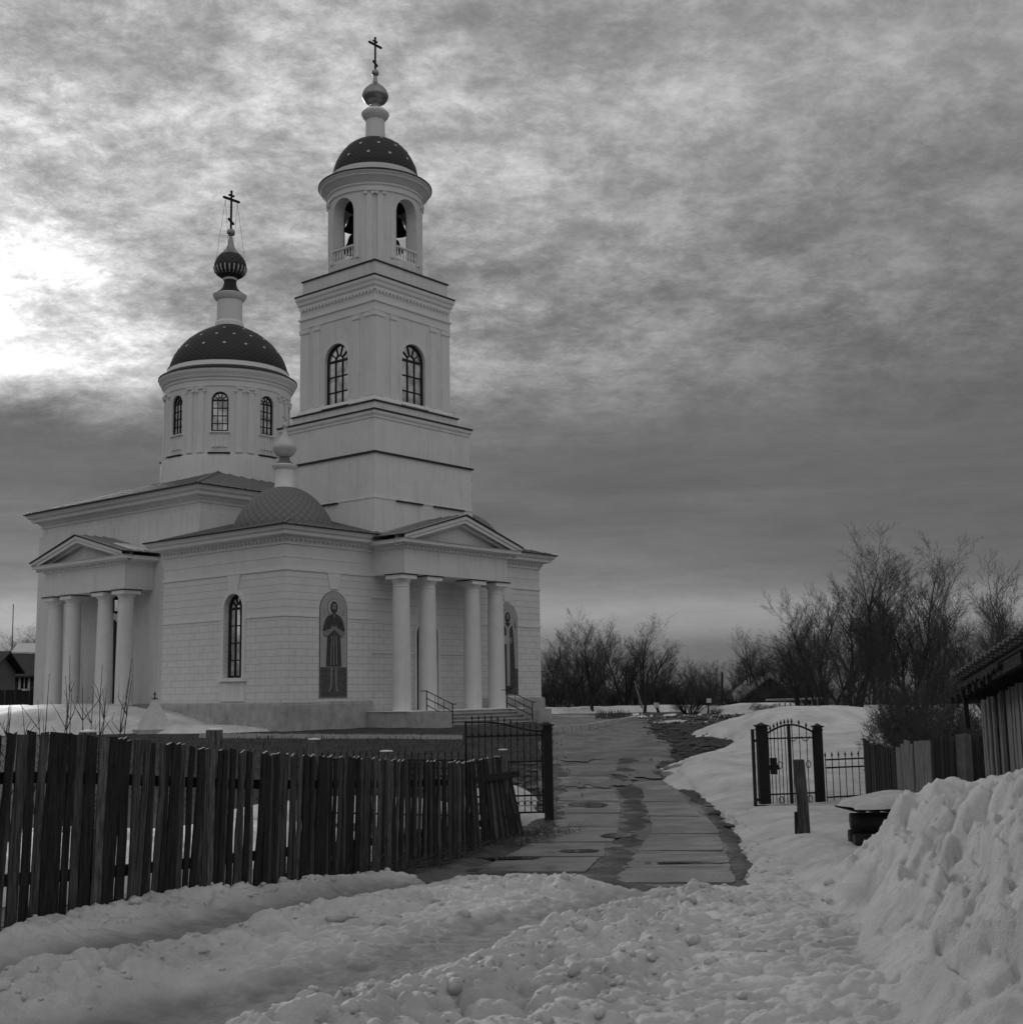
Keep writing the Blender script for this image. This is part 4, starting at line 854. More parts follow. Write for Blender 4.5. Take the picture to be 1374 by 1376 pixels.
def snow_T(X, Y):
    """snow depth over the bare ground"""
    W1 = X+.25*(fbm(X*1.3, Y*1.3, 31, 3)-.5); W2 = Y+.25*(fbm(X*1.3, Y*1.3, 41, 3)-.5)
    L = lumps(X, Y); big = fbm(X*.8, Y*.8, 51, 4)
    T = np.full(X.shape, -.15)
    sf = polysd(W1, W2, FORE); cov = sstep(-.12, .22, sf)
    pk = np.maximum(np.exp(-near(W1, W2, T1, .44)**4), np.exp(-near(W1, W2, T2, .52)**4))
    tr = 0.012*(fbm(X*9, Y*9, 61, 4)-.5)
    rid = .045*np.exp(-near(W1, W2, R1, .24)**2)+.05*np.exp(-near(W1, W2, R2, .32)**2)+.075*np.exp(-near(W1, W2, R3, .40)**2)+.055*np.exp(-near(W1, W2, R4, .42)**2)
    rid = rid*(.55+1.0*big)
    path = np.exp(-near(W1, W2, PATH, .42)**2)
    ll = .08*L*(.3+1.5*big)+rid*(.3+1.35*L)
    fore = .03+.02*L+ll*(1-.95*pk)*(1-.65*path)-.03*pk+tr+path*.04*L
    T = np.where(cov > 0, -.15+(fore+.15)*cov, T)
    # field on the right
    sr_ = polysd(W1, W2, RIGHT); nearf = sstep(30, 14, Y)
    th = (.20+.24*sstep(26.8, 31, Y))*sstep(0, 1.0, sr_)*(.75+.5*big)+.02; th = th*(1-.75*np.exp(-(((X-5.6)/1.9)**2+((Y-25.2)/1.5)**2)**2))
    th = th*(1-.62*np.exp(-near(W1, W2, PATH, .55)**2))
    th = th+.07*nearf*L*(.3+big)*sstep(-.1, .6, sr_)+.07*(fbm(X*2.2, Y*3.2, 71, 4)-.5)
    c2 = sstep(-.25, .15, sr_); T2_ = -.15+(th+.15)*c2
    T = np.maximum(T, T2_)
    # big ploughed bank
    wx = X+.35*(fbm(X*1.3, Y*1.3, 81, 4)-.5); wy = Y+.35*(fbm(X*1.3, Y*1.3, 91, 4)-.5)
    d, s, hz_ = segdist(wx, wy, BANK, BANKZ); d = d*np.where(s > 0, 1, -1)     # positive on the far/right side
    hb = hz_-zb(Y)
    wl = .30+.36*np.clip(hb, 0, 2)
    rough_ = np.where(d < 0, np.exp(-(np.abs(d)/(wl*1.35))**4), 1.)
    prof = np.where(d < 0, np.exp(-(np.abs(d)/wl)**2.3), np.exp(-(d/6.)**2))
    b0 = hb*prof; pu = Y*.9+.25*X; pv = d+1.15*b0                              # coordinates that run down the face of the heap
    pu2 = pu+.25*(fbm(pu*2.2, pv*2.2, 82, 4)-.5); pv2 = pv+.25*(fbm(pu*2.2, pv*2.2, 83, 4)-.5)
    blob = lambda q, sd, c=1.8: np.sqrt(np.clip(1-c*worley(pu2/q, pv2/q, sd), 0, 1))
    chunk = .55*blob(1.0, 6)+.42*blob(.45, 7)+.26*blob(.2, 8)+.10*blob(.09, 9)
    led = np.abs(fbm(pu*1.1+3, pv*2.6, 101, 5)-.47)*-2.2
    bank = b0*(.97+.22*(fbm(X*1.2, Y*1.2, 103, 3)-.5))+np.minimum(1, hb*1.5)*rough_*(.30*(chunk-.5)+.2*(led+.2)+.05*(fbm(pu*9, pv*9, 105, 3)-.5))
    T = np.where(bank > .02, np.maximum(T, bank), T)
    T = T+np.where(T > 0, .03*(fbm(X*13, Y*13, 141, 4)-.45)*sstep(16, 9, Y)*(1-.8*pk), 0)
    pit = np.exp(-(((X-PILE[0])/.75)**2+((Y-PILE[1])/.8)**2)); T = np.where(T > 0, T*(1-.12*pit), T)
    for (mx, my, a, b, h) in MOUNDS:
        q = ((X-mx)/a)**2+((Y-my)/b)**2+.9*(fbm(X*.6, Y*.6, 121, 4)-.5)
        mm = h*1.35*np.clip(1-q*.62, 0, 1)**.8; T = np.where(mm > 0, np.maximum(T, np.where(T < 0, mm-.04, np.maximum(T, mm+.2*T))), T)
    return T
def packed(X, Y):
    W1 = X+.25*(fbm(X*1.3, Y*1.3, 31, 3)-.5); W2 = Y+.25*(fbm(X*1.3, Y*1.3, 41, 3)-.5)
    return np.clip(np.maximum(np.exp(-near(W1, W2, T1, .44)**4), np.exp(-near(W1, W2, T2, .52)**4))*(.75+.7*fbm(X*5, Y*5, 131, 3)), 0, 1)
sx = np.concatenate([-np.array(grow(7.2, 34, .06, 1.12))[::-1], np.arange(-7.16, -3.7, .035), np.arange(-3.7, 3.9, .018), np.arange(3.9, 7.18, .035), np.array(grow(7.2, 46, .06, 1.12))])
sy = np.concatenate([np.arange(3.6, 5.2, .03), np.arange(5.2, 9.5, .017), np.arange(9.5, 14, .034), np.arange(14, 20, .075), np.arange(20, 34, .16), np.arange(34, 95, .4)])
_cache = {}
def snow_z(X, Y):
    T = snow_T(X, Y); _cache['T'] = T; return zb(Y)+T
snow = sheet('snow', sx, sy, snow_z, 'snow', keep=lambda X, Y: _cache['T'] > -.07, attr=packed)
def surf(x, y):
    T = float(snow_T(np.array([[x]]), np.array([[y]]))[0, 0]); return float(zb(y))+max(T, -.03)
gr = MB()
for _ in range(2600):
    x, y = rng.uniform(-19, 1.5), rng.uniform(27, 46.5); L_ = rng.uniform(.05, .16); a = rng.uniform(0, 6.3); z = float(zb(y))-.04; gr.tube([(x, y, z), (x+.02*math.cos(a), y, z+L_*.7), (x+.5*L_*math.cos(a), y+.5*L_*math.sin(a), z+L_)], [.018, .012, .003], 3, 'weed', cap=False)
tag(gr.build('dry_grass'), 'short dry grass on the dark ground between the picket fence and the church', 'grass', kind='stuff')
# loose clods on the ridges
def ico(sub=1):
    import bmesh
    bm = bmesh.new(); bmesh.ops.create_icosphere(bm, subdivisions=sub, radius=1); v = np.array([q.co[:] for q in bm.verts]); f = [[q.index for q in p.verts] for p in bm.faces]; bm.free(); return v, f
IV, IFc = ico(2)
cl = MB(); cand = []
for P, w, n in ((R1, .36, 220), (R2, .5, 260), (R3, .6, 330), (R4, .5, 140), (PATH, .7, 60)):
    P = np.array(P)
    for _ in range(n):
        k = rng.integers(0, len(P)-1); t = rng.random(); q = P[k]*(1-t)+P[k+1]*t; cand.append((q[0]+rng.normal()*w*.7, q[1]+rng.normal()*w*.7))
for p in FORE[:16]:
    for _ in range(16): cand.append((p[0]+rng.normal()*.35, p[1]+rng.normal()*.18))
_edge = [g(640, 1172), g(560, 1180), g(700, 1184), g(800, 1188), g(985, 1186), g(988, 1140), g(960, 1102), g(925, 1068), g(892, 1042), g(905, 1030)]
for k in range(420):
    q = _edge[rng.integers(0, len(_edge))]; cand.append((q[0]+rng.normal()*.3, q[1]+rng.normal()*.3))
cand = np.array([c for c in cand if 4.2 < c[1] < 31 and abs(c[0]) < 7]); TT = snow_T(cand[None, :, 0], cand[None, :, 1])[0]
pk = packed(cand[None, :, 0], cand[None, :, 1])[0]
for (x, y), T, k in zip(cand, TT, pk):
    if k > .4 and rng.random() < .85: continue
    r = min(.05, .007+.009*rng.exponential()); ph = rng.random(3)*10
    d = 1+.3*np.sin(IV[:, 0]*2.6+ph[0])*np.sin(IV[:, 1]*2.3+ph[1])+rng.normal(0, .09, len(IV))
    V = IV*d[:, None]*np.array([r*rng.uniform(.8, 1.4), r*rng.uniform(.8, 1.4), r*rng.uniform(.6, 1.)]); cl.add(V+np.array([x, y, float(zb(y))+max(T, -.03)+r*.05]), IFc, 'snow')
o = cl.build('snow_clods', smooth=2); tag(o, 'loose lumps of snow scattered along the ploughed ridges', 'snow', kind='stuff')

# ================================================================== WOODEN PICKET FENCE
fpx = [(-230, 8.3), (-100, 8.9), (0, 9.7), (130, 10.3), (250, 11.4), (350, 12.6), (450, 14.4), (560, 16.8), (640, 18.8), (702, 20.3)]
ftop = [(-230, 988), (0, 986), (60, 984), (130, 991), (200, 998), (300, 1008), (350, 1013), (450, 1018), (560, 1023), (620, 1024), (640, 1022), (702, 1014)]
FP = []
for x, Y in fpx: p = at(x, 1000, Y); FP.append(p[:2])
FP = np.array(FP); seg = np.r_[0, np.cumsum(np.hypot(*np.diff(FP, axis=0).T))]; fx_ = [q[0] for q in fpx]
fence = empty('picket_fence', (FP[3][0], FP[3][1], float(zb(FP[3][1]))), 0, label='old weathered wooden picket fence running from the left edge to the iron gate', cat='fence')
fo = np.array([FP[3][0], FP[3][1], float(zb(FP[3][1]))])
def fpos(s): return np.array([np.interp(s, seg, FP[:, 0]), np.interp(s, seg, FP[:, 1])])
def fdir(s): d = fpos(s+.05)-fpos(s-.05); return d/np.hypot(*d)
s_ = seg[1]; pickets = []
while s_ < seg[-1]:
    w = random.choice([.055, .065, .07, .08, .09]) if s_ < seg[5] else random.choice([.06, .07, .075, .085]) if s_ < seg[7] else random.choice([.055, .06, .07])
    if abs(np.interp(s_, seg, fx_)-55) < 8: w = .16
    pickets.append((s_, w)); s_ += w+random.choice([.006, .008, .010, .012, .014, .024])*(1. if s_ < seg[5] else .7)
print('pickets', len(pickets))
infr = [q for q in pickets if np.interp(q[0], seg, fx_) > -12]; kept = infr[:100]; rest = [q for q in pickets if q not in kept]
def make_picket(mb, s, w, o):
    p = fpos(s+w/2); d = fdir(s+w/2); n = np.array([d[1], -d[0]]); px = np.interp(s+w/2, seg, fx_); Y = p[1]
    zt = at(px, np.interp(px, [q[0] for q in ftop], [q[1] for q in ftop]), Y)[2]+random.uniform(-.014, .012); zg = float(zb(p[1]))-.12; h = zt-zg
    lean = random.gauss(0, .012)+np.interp(px, [0, 300, 560, 620, 660, 700], [.035, .03, .02, .0, -.08, -.22]); t = random.uniform(.016, .024); off = random.choice([0, .006, .012, .02])
    tw = random.uniform(.88, 1.0); ww = w; cut = random.uniform(-.014, .014); N = 5; vs = []
    wob = [random.gauss(0, .004) for _ in range(N)]
    for i in range(N):
        f = i/(N-1); hw = ww/2*(1-(1-tw)*f); sh = lean*h*(f-.08)+wob[i]
        for sx_, dd in ((-1, 0), (1, 0), (1, t), (-1, t)):
            q = p+d*(sx_*hw)+np.array([sh, 0])+n*(off+dd); vs.append((q[0]-o[0], q[1]-o[1], zg+h*f+(cut*sx_ if i == N-1 else 0)-o[2]))
    fs = [(0, 3, 2, 1)]
    for i in range(N-1):
        for j in range(4): fs.append((i*4+j, i*4+(j+1) % 4, i*4+4+(j+1) % 4, i*4+4+j))
    mb.add(vs, fs, random.choice(['wood_old', 'wood_old', 'wood_dark', 'wood_dark', 'wood_dark', 'wood_mid'])); k = (N-1)*4; mb.add(vs[k:], [(0, 1, 2, 3)], 'wood_end_lit')
for s, w in kept: m = MB(); make_picket(m, s, w, fo); m.build('picket', fence)
if rest:
    m = MB()
    for s, w in rest: make_picket(m, s, w, fo)
    o = m.build('picket', fence); o['kind'] = 'stuff'
for hh in (.28, .78):
    m = MB(); pts = []
    for s in np.linspace(seg[1], seg[-1]-.1, 26):
        p = fpos(s); d = fdir(s); n = np.array([-d[1], d[0]]); px = np.interp(s, seg, fx_); zt = at(px, np.interp(px, [q[0] for q in ftop], [q[1] for q in ftop]), p[1])[2]; zg = float(zb(p[1])); q = p+n*.04; pts.append((q[0]-fo[0], q[1]-fo[1], zg+(zt-zg)*hh-fo[2]))
    for a, b in zip(pts[:-1], pts[1:]): m.beam(a, b, .05, .09, 'wood_dark')
    m.build('rail', fence)
for px, py, r in ((138, 984, .075), (305, 981, .085), (439, 994, .07), (532, 1010, .085), (687, 1008, .075)):
    s = np.interp(px, fx_, seg); p = fpos(s); d = fdir(s); n = np.array([-d[1], d[0]]); q = p+n*.16; zt = at(px, py, q[1])[2]; zg = float(zb(q[1]))
    tl = (.06 if px == 305 else 0)
    m = MB(); m.tube([(q[0]-fo[0]+tl*(z-1)*0, q[1]-fo[1], z-fo[2]) for z in (zg-.2, (zg+zt)/2, zt)], [r*1.1, r, r*.95], 12, 'wood_mid'); 
    m.lathe([(.001, zt-fo[2]+.022), (r*.9, zt-fo[2]+.016), (r*1.0, zt-fo[2]+.002)], q[0]-fo[0], q[1]-fo[1], 12, 'old_snow'); m.build('post', fence)

# dry weeds along the fence foot
wd = MB()
for _ in range(1500):
    s = rng.uniform(seg[2]-.5, seg[-1]+1.2); p = fpos(min(s, seg[-1]-.06)); d = fdir(min(s, seg[-1]-.06)); n = np.array([d[1], -d[0]]); far = s > seg[6]
    q = p+n*rng.uniform(-.25, .55 if far else .28)+d*max(0, s-seg[-1]); z = float(zb(q[1]))-.03; L_ = rng.uniform(.06, .30)*(1.4 if far else 1.); a = rng.uniform(0, 2*PI); k = rng.uniform(.3, 1.6)
    pts = [(q[0]+math.cos(a)*L_*k*t*t, q[1]+math.sin(a)*L_*k*t*t, z+L_*(t-.45*k*t*t)) for t in (0, .35, .7, 1.)]
    wd.tube(pts, [.004, .0035, .003, .0015], 3, 'weed', cap=False)
tag(wd.build('dry_weeds'), 'tangled dry weeds along the foot of the picket fence', 'weeds', kind='stuff')

# ================================================================== IRON GATES AND RAILINGS
def base(px, Y, dz=0.): p = at(px, 932, Y); return np.array([p[0], p[1], float(zb(Y))+dz])
def spear(mb, p, h=.09, r=.016):
    p = Vector(p); mb.tube([p, p+Vector((0, 0, h*.3)), p+Vector((0, 0, h))], [r*.5, r, .001], 4, 'iron', cap=False)
def post_iron(px, Y, py_top, w, label, group=None):
    b = base(px, Y); zt = at(px, py_top, Y)[2]-b[2]; e = empty('gate_post', b, random.uniform(-.05, .05), label=label, cat='gate post', group=group); m = MB(); h = w/2
    m.box(-h, h, -h, h, -.3, zt-.05, 'iron'); m.build('shaft', e); c = MB(); c.rect_ring(-h, h, -h, h, [(0, zt-.12), (.012, zt-.12), (.012, zt-.09), (0, zt-.09)], 'iron'); c.box(-h-.03, h+.03, -h-.03, h+.03, zt-.05, zt-.02, 'iron'); c.add([(-h, -h, zt-.02), (h, -h, zt-.02), (h, h, zt-.02), (-h, h, zt-.02), (0, 0, zt+.03)], [(0, 1, 4), (1, 2, 4), (2, 3, 4), (3, 0, 4)], 'iron'); c.build('post_cap', e); return b, zt
pA, hA = post_iron(734.5, 23.2, 972, .165, 'square black iron gate post beside the end of the picket fence')
# big gate leaf, swung open behind the fence end
lb = base(625, 23.0); d = pA-lb; L_ = math.hypot(d[0], d[1])-.09; ang = math.atan2(d[1], d[0])
gl = empty('gate_leaf', (lb[0], lb[1], float(zb(23.1))), ang, label='black iron gate leaf with sagging curved top rail, behind the picket fence', cat='gate')
zz = lambda py, px=680, Y=23.1: at(px, py, Y)[2]-float(zb(23.1))
zl, zr, zm_, zb1 = zz(971, 625), zz(983, 728), zz(989), zz(1092, 725)
m = MB(); topf = lambda x: zl+(zr-zl)*(.5-.5*math.cos(PI*min(1, max(0, (x/L_-.25)/.75))))
m.box(-.02, .02, -.02, .02, zb1-.02, zl+.03, 'iron'); m.box(L_-.03, L_+.0, -.02, .02, zb1-.02, zr+.02, 'iron')
for i in range(16): a, b = L_*i/16, L_*(i+1)/16; m.beam((a, 0, topf(a)), (b, 0, topf(b)), .03, .03, 'iron')
for z in (zm_, zz(1024), zz(1070), zb1): m.beam((0, 0, z), (L_, 0, z), .028, .03, 'iron')
m.build('frame', gl); m = MB(); nb = 12
for i in range(1, nb):
    x = L_*i/nb; m.tube([(x, 0, zb1), (x, 0, topf(x)+.06)], [.0095]*2, 5, 'iron'); spear(m, (x, 0, topf(x)+.05), .085, .02)
    m.lathe([(.003, zz(1046)-.03), (.022, zz(1046)), (.003, zz(1046)+.03)], x, 0, 6, 'iron') if i % 2 else None
m.build('bars', gl); m = MB()
for i in range(nb):
    x0_, x1_ = L_*i/nb, L_*(i+1)/nb; r = (x1_-x0_)/2; zc = topf((x0_+x1_)/2)
    m.tube([((x0_+x1_)/2+r*math.cos(t), 0, max(zm_, zm_+r*1.25-r*1.25*math.sin(t))) for t in np.linspace(0, PI, 9)], [.008]*9, 4, 'iron')
    m.tube([((x0_+x1_)/2+r*.8*math.cos(t), 0, zb1+.16+r*.8*math.sin(t)) for t in np.linspace(0, 2*PI, 11)], [.007]*11, 4, 'iron')
m.build('scrollwork', gl)
def spiked(name, a, b, n, h, rails, label, dip=0.):
    a = np.array(a); b = np.array(b); e = empty(name, a, 0, label=label, cat='fence'); m = MB(); q = MB()
    for i in range(n+1):
        t = i/n; p = (b-a)*t; m.tube([(p[0], p[1], p[2]-.05), (p[0], p[1], p[2]+h-.06)], [.009]*2, 5, 'iron'); spear(m, (p[0], p[1], p[2]+h-.08), .1, .022)
    for r in rails: q.beam((0, 0, r), tuple((b-a)+np.array([0, 0, r])), .025, .03, 'iron')
    m.build('bars', e); q.build('rail', e)
    return e
zt1 = at(600, 1010, 22.9)[2]
spiked('iron_railing', (base(400, 24.2)[0], 24.2, float(zb(24.2))), (base(624, 22.9)[0], 22.9, float(zb(22.9))), 26, zt1-float(zb(22.9)), (.18, zt1-float(zb(22.9))-.16, zt1-float(zb(22.9))-.30), 'low spiked iron railing behind the picket fence, left of the gate leaf')
# wicket gate
pB, hB = post_iron(1020.5, 25.6, 973, .20, 'thick square black post on the left of the small wicket gate')
pC, hC = post_iron(1095.5, 25.9, 974, .155, 'square black post on the right of the small wicket gate')
b = base(1008.5, 25.3); e = empty('clasp_post', b, 0, label='thin black iron bar post left of the thick wicket gate post', cat='gate post'); m = MB(); h_ = at(1008, 980, 25.3)[2]-b[2]; m.box(-.03, .03, -.03, .03, -.2, h_, 'iron'); m.build('shaft', e); m = MB(); m.box(.02, .1, -.015, .015, h_-.25, h_-.2, 'iron'); m.build('bracket', e); m = MB(); m.box(.02, .1, -.015, .015, .15, .2, 'iron'); m.build('bracket', e)
d = pC-pB; Lw = math.hypot(d[0], d[1])-.2; ang = math.atan2(d[1], d[0]); wb = pB+np.array([d[0], d[1], 0])/math.hypot(d[0], d[1])*.11
z0_ = float(zb(25.7)); zw = lambda py, px=1060: at(px, py, 25.7)[2]-z0_
wk = empty('wicket_gate', (wb[0], wb[1], z0_), ang, label='small arched black iron wicket gate with lock between two square posts', cat='gate')
arch = lambda x: zw(985)+(zw(974)-zw(985))*math.sin(PI*x/Lw)
m = MB(); ar = [(Lw*i/16, 0, arch(Lw*i/16)) for i in range(17)]
for a, b in zip(ar[:-1], ar[1:]): m.beam(a, b, .03, .035, 'iron')
for z in (zw(992), zw(1067), zw(1083)): m.beam((0, 0, z), (Lw, 0, z), .03, .03, 'iron')
m.box(.0, .03, -.015, .015, zw(1085), arch(0), 'iron'); m.box(Lw-.03, Lw, -.015, .015, zw(1085), arch(0), 'iron'); m.box(Lw*.44, Lw*.44+.06, -.02, .02, zw(1085), arch(Lw*.45), 'iron'); m.build('frame', wk)
m = MB()
for i in range(1, 13):
    x = Lw*i/13
    if i > 6 and i % 2 == 0: continue
    zlo = zw(1083); m.tube([(x, 0, zlo), (x, 0, arch(x)+.04)], [.009]*2, 5, 'iron'); spear(m, (x, 0, arch(x)+.03), .1, .024)
m.build('bars', wk)
m = MB(); m.box(.06, .18, -.035, .035, zw(1040), zw(1018), 'iron'); m.box(.02, .24, -.02, .02, zw(1034), zw(1028), 'iron'); m.build('lock', wk)
m = MB()
for xx in (Lw*.25, Lw*.7, Lw*.86):
    for zc in (zw(1028), zw(1075)): m.tube([(xx+.05*math.cos(t), 0, zc+.07*math.sin(t)) for t in np.linspace(0, 2*PI, 11)], [.009]*11, 4, 'iron')
m.tube([(Lw*.55+.09*math.cos(t), 0, zw(990)-.09*math.sin(t)) for t in np.linspace(0, PI, 9)], [.009]*9, 4, 'iron'); m.tube([(Lw*.82+.09*math.cos(t), 0, zw(990)-.09*math.sin(t)) for t in np.linspace(0, PI, 9)], [.009]*9, 4, 'iron'); m.build('scrollwork', wk)
m = MB(); m.box(-.35, .55, -.12, -.02, -.06, .05, 'wood_dark'); tag(m.build('threshold_board', loc=(wb[0], wb[1]-.25, z0_+.02)), 'short dark plank lying in the snow below the wicket gate', 'plank')
h_ = at(1130, 1011, 26)[2]-float(zb(26))
spiked('iron_railing', (base(1104, 25.9)[0], 25.9, float(zb(25.9))), (base(1157, 26.3)[0], 26.3, float(zb(26.3))), 6, h_, (.15, h_-.14, h_-.30), 'short spiked iron railing between the wicket gate and the dark board fence')
# round wooden post in the snow
b = base(1070, 18.0); h_ = at(1067, 1021, 18)[2]-b[2]
e = empty('wooden_post', b, 0, label='round weathered wooden post leaning in the snow before the wicket gate', cat='post'); m = MB(); m.tube([(.02, 0, -.2), (.01, 0, h_*.5), (-.02, 0, h_-.01), (-.02, 0, h_)], [.085, .08, .082, .075], 14, 'wood_old'); m.build('shaft', e)
m = MB(); m.beam((-.10, .02, -.15), (-.085, .02, h_*.42), .035, .04, 'wood_dark'); m.build('stake', e)

# ================================================================== RIGHT-HAND YARD: boards, corrugated sheets, shed, log pile
def boardfence(name, pts, tops, w, mats, label, t=.022, wav=False):
    """vertical boards from point to point (px, depth); tops in photo rows"""
    P = np.array([at(px, 960, Y)[:2] for px, Y in pts]); sg = np.r_[0, np.cumsum(np.hypot(*np.diff(P, axis=0).T))]; o = np.array([P[0][0], P[0][1], float(zb(P[0][1]))])
    e = empty(name, o, 0, label=label, cat='fence'); s = 0; i = 0
    m = MB()
    while s < sg[-1]-.02:
        ww = random.uniform(.85, 1.15)*w; c = s+ww/2; p = np.array([np.interp(c, sg, P[:, 0]), np.interp(c, sg, P[:, 1])]); k = min(np.searchsorted(sg, c)-1, len(P)-2); d = (P[k+1]-P[k]); d /= np.hypot(*d); n = np.array([d[1], -d[0]])
        px = np.interp(c, sg, [q[0] for q in pts]); zt = at(px, np.interp(px, [q[0] for q in tops], [q[1] for q in tops]), p[1])[2]+random.uniform(-.04, .04); zg = float(zb(p[1]))-.05; ln = random.gauss(0, .015)*(zt-zg); off = random.choice([0, .008, .014])
        vs = []
        for z, sh in ((zg, 0), (zt, ln)):
            for sx_, dd in ((-1, 0), (1, 0), (1, t), (-1, t)): q = p+d*(sx_*ww/2*.97+sh)+n*(off+dd); vs.append((q[0]-o[0], q[1]-o[1], z-o[2]))
        m.add(vs, [(0, 3, 2, 1), (4, 5, 6, 7), (0, 1, 5, 4), (1, 2, 6, 5), (2, 3, 7, 6), (3, 0, 4, 7)], random.choice(mats)); s += ww; i += 1
    m.build('board_panel', e)
    r = MB(); a = P[0]-o[:2]; b = P[-1]-o[:2]; n = np.array([-(b-a)[1], (b-a)[0]]); n = n/np.hypot(*n)*.05
    for z in (.3, .85): r.beam((a[0]+n[0], a[1]+n[1], z), (b[0]+n[0], b[1]+n[1], z), .05, .08, 'wood_dark')
    r.build('rail', e); return e
boardfence('board_fence', [(1159, 25.8), (1180, 22.5), (1203, 19.6)], [(1159, 994), (1203, 1012)], .15, ['wood_dark', 'iron'], 'dark vertical board fence standing right of the spiked railing')
boardfence('plank_fence', [(1203, 19.2), (1222, 18.6), (1246, 18.2)], [(1203, 1004), (1215, 998), (1246, 992)], .11, ['wood_pale'], 'short stretch of pale weathered upright planks beside the dark boards')
def corrug(name, px0, px1, Y, top, label, mat_='slate_sheet', lean=0.):
    b = base((px0+px1)/2, Y); e = empty(name, b, 0, label=label, cat='sheet', group='corrugated sheets leaning beside the shed'); xa = at(px0, 960, Y)[0]-b[0]; xb = at(px1, 960, Y)[0]-b[0]; zt = at((px0+px1)/2, top, Y)[2]-b[2]
    m = MB(); n = 40; vs = []; fs = []
    for i in range(n+1):
        x = xa+(xb-xa)*i/n; w = .028*math.sin((x)*2*PI/.13)
        for z, l in ((-.1, 0), (zt*.6, lean*.6), (zt-.02*abs(math.sin(x*9)), lean)):
            vs += [(x+l*.4, w+l, z), (x+l*.4, w+l+.008, z)]
    for i in range(n):
        a = i*6; c = a+6
        fs += [(a, c, c+2, a+2), (a+2, c+2, c+4, a+4), (a+1, a+3, c+3, c+1), (a+3, a+5, c+5, c+3), (a+4, c+4, c+5, a+5)]
    m.add(vs, fs, mat_); m.build('sheet', e, smooth=True); s = MB(); s.beam(((xa+xb)/2, .12+lean*.8, -.1), ((xa+xb)/2, .12+lean, zt*.8), .05, .05, 'wood_dark'); s.build('prop', e)
corrug('corrugated_sheet', 1246, 1278, 17.6, 990, 'dark corrugated sheet standing right of the pale planks', 'roof_edge', .15)
corrug('corrugated_sheet', 1281, 1301, 17.0, 986, 'greyer corrugated sheet standing upright nearest the shed', 'slate_sheet', .1)
boardfence('back_boards', [(1246, 18.6), (1316, 17.6)], [(1246, 996), (1316, 992)], .16, ['iron', 'wood_dark'], 'dark boards behind the corrugated sheets, next to the shed')
# shed: plank side wall beside the lane under a lean-to roof that rises towards the viewer
A_ = at(1317, 932, 15.); B_ = at(1425, 932, 11.6); dAB = np.array([B_[0]-A_[0], B_[1]-A_[1]]); LW = float(np.hypot(*dAB)); ux = dAB/LW
sb = (A_[0], A_[1], float(zb(A_[1]))); shed = empty('wooden_shed', sb, math.atan2(ux[1], ux[0]), label='weathered plank shed with ragged overhanging lean-to roof at the right edge', cat='shed')
def eave(px, py):
    d = ray(px, py); n = np.array([-ux[1], ux[0]]); t = (n@(np.array(sb[:2])-n*.38))/(n@d[:2]); p = EYE+d*t; return (p[:2]-np.array(sb[:2]))@ux, p[2]-sb[2]
(e0, h0), (e1, h1) = eave(1284, 921), eave(1374, 867); slope = (h1-h0)/(e1-e0); ze = h0-slope*e0; LE = LW+1.2
m = MB(); x = 0
while x < LW:
    w = random.uniform(.06, .115); zt = ze+slope*(x+w/2)-.10; o_ = random.choice([0, .01, .018, .03]); ln = random.gauss(0, .01)
    m.poly([(x, -o_, -.3), (x+w-.008, -o_, -.3), (x+w-.008+ln, -o_, zt), (x+ln, -o_, zt)], (0, .02, 0), random.choice(['wood_pale', 'wood_pale', 'wood_old'])); x += w
m.build('plank_wall', shed); m = MB(); m.poly([(0, .03, -.3), (0, 3, -.3), (0, 3, ze-.1), (0, .03, ze-.1)], (.04, 0, 0), 'wood_dark'); m.poly([(.05, .05, -.3), (LW, .05, -.3), (LW, .05, ze+slope*LW-.12), (.05, .05, ze-.12)], (0, .02, 0), 'dark_inside'); m.build('end_wall', shed)
m = MB()
for k, (y0, dz, mm) in enumerate(((-.34, 0., 'wood_dark'), (-.38, .05, 'slate_sheet'), (-.43, .085, 'slate_sheet'))):
    n = 40 if k else 1
    for i in range(n):
        xa, xb = e0-.02*k+(LE-e0)*i/n, e0-.02*k+(LE-e0)*(i+1)/n; wv = (.014*(i % 2) if k else 0)
        m.poly([(xa, y0-wv, ze+slope*xa+dz+wv), (xb, y0-wv, ze+slope*xb+dz+wv), (xb, 3, ze+slope*xb+dz+wv), (xa, 3, ze+slope*xa+dz+wv)], (0, 0, .016 if k else .03), mm)
m.build('roof', shed)
m = MB(); m.beam((e0+.05, -.30, ze+slope*e0-.06), (LW, -.30, ze+slope*LW-.06), .05, .12, 'wood_dark', (0, 0, 1)); m.build('eave_beam', shed)
for i in range(7):
    xx = .05+.34*i; m = MB(); m.beam((xx, -.36, ze+slope*xx-.12), (xx, .6, ze+slope*xx-.08), .06, .08, 'wood_dark'); m.build('rafter', shed)
m = MB(); top_ = []; bot_ = []
for i in range(60):
    xx = e0+.02+.035*i; top_.append((xx, -.365, ze+slope*xx-.005)); bot_.append((xx, -.365, ze+slope*xx-.03-abs(random.gauss(0, .04))))
m.poly(top_+bot_[::-1], (0, .012, 0), 'wood_dark'); m.build('hanging_splinters', shed); m = MB(); m.beam((e0+.08, -.3, ze-.42), (e0+.06, -.3, ze-.02), .05, .06, 'wood_dark'); m.build('hanging_board', shed)
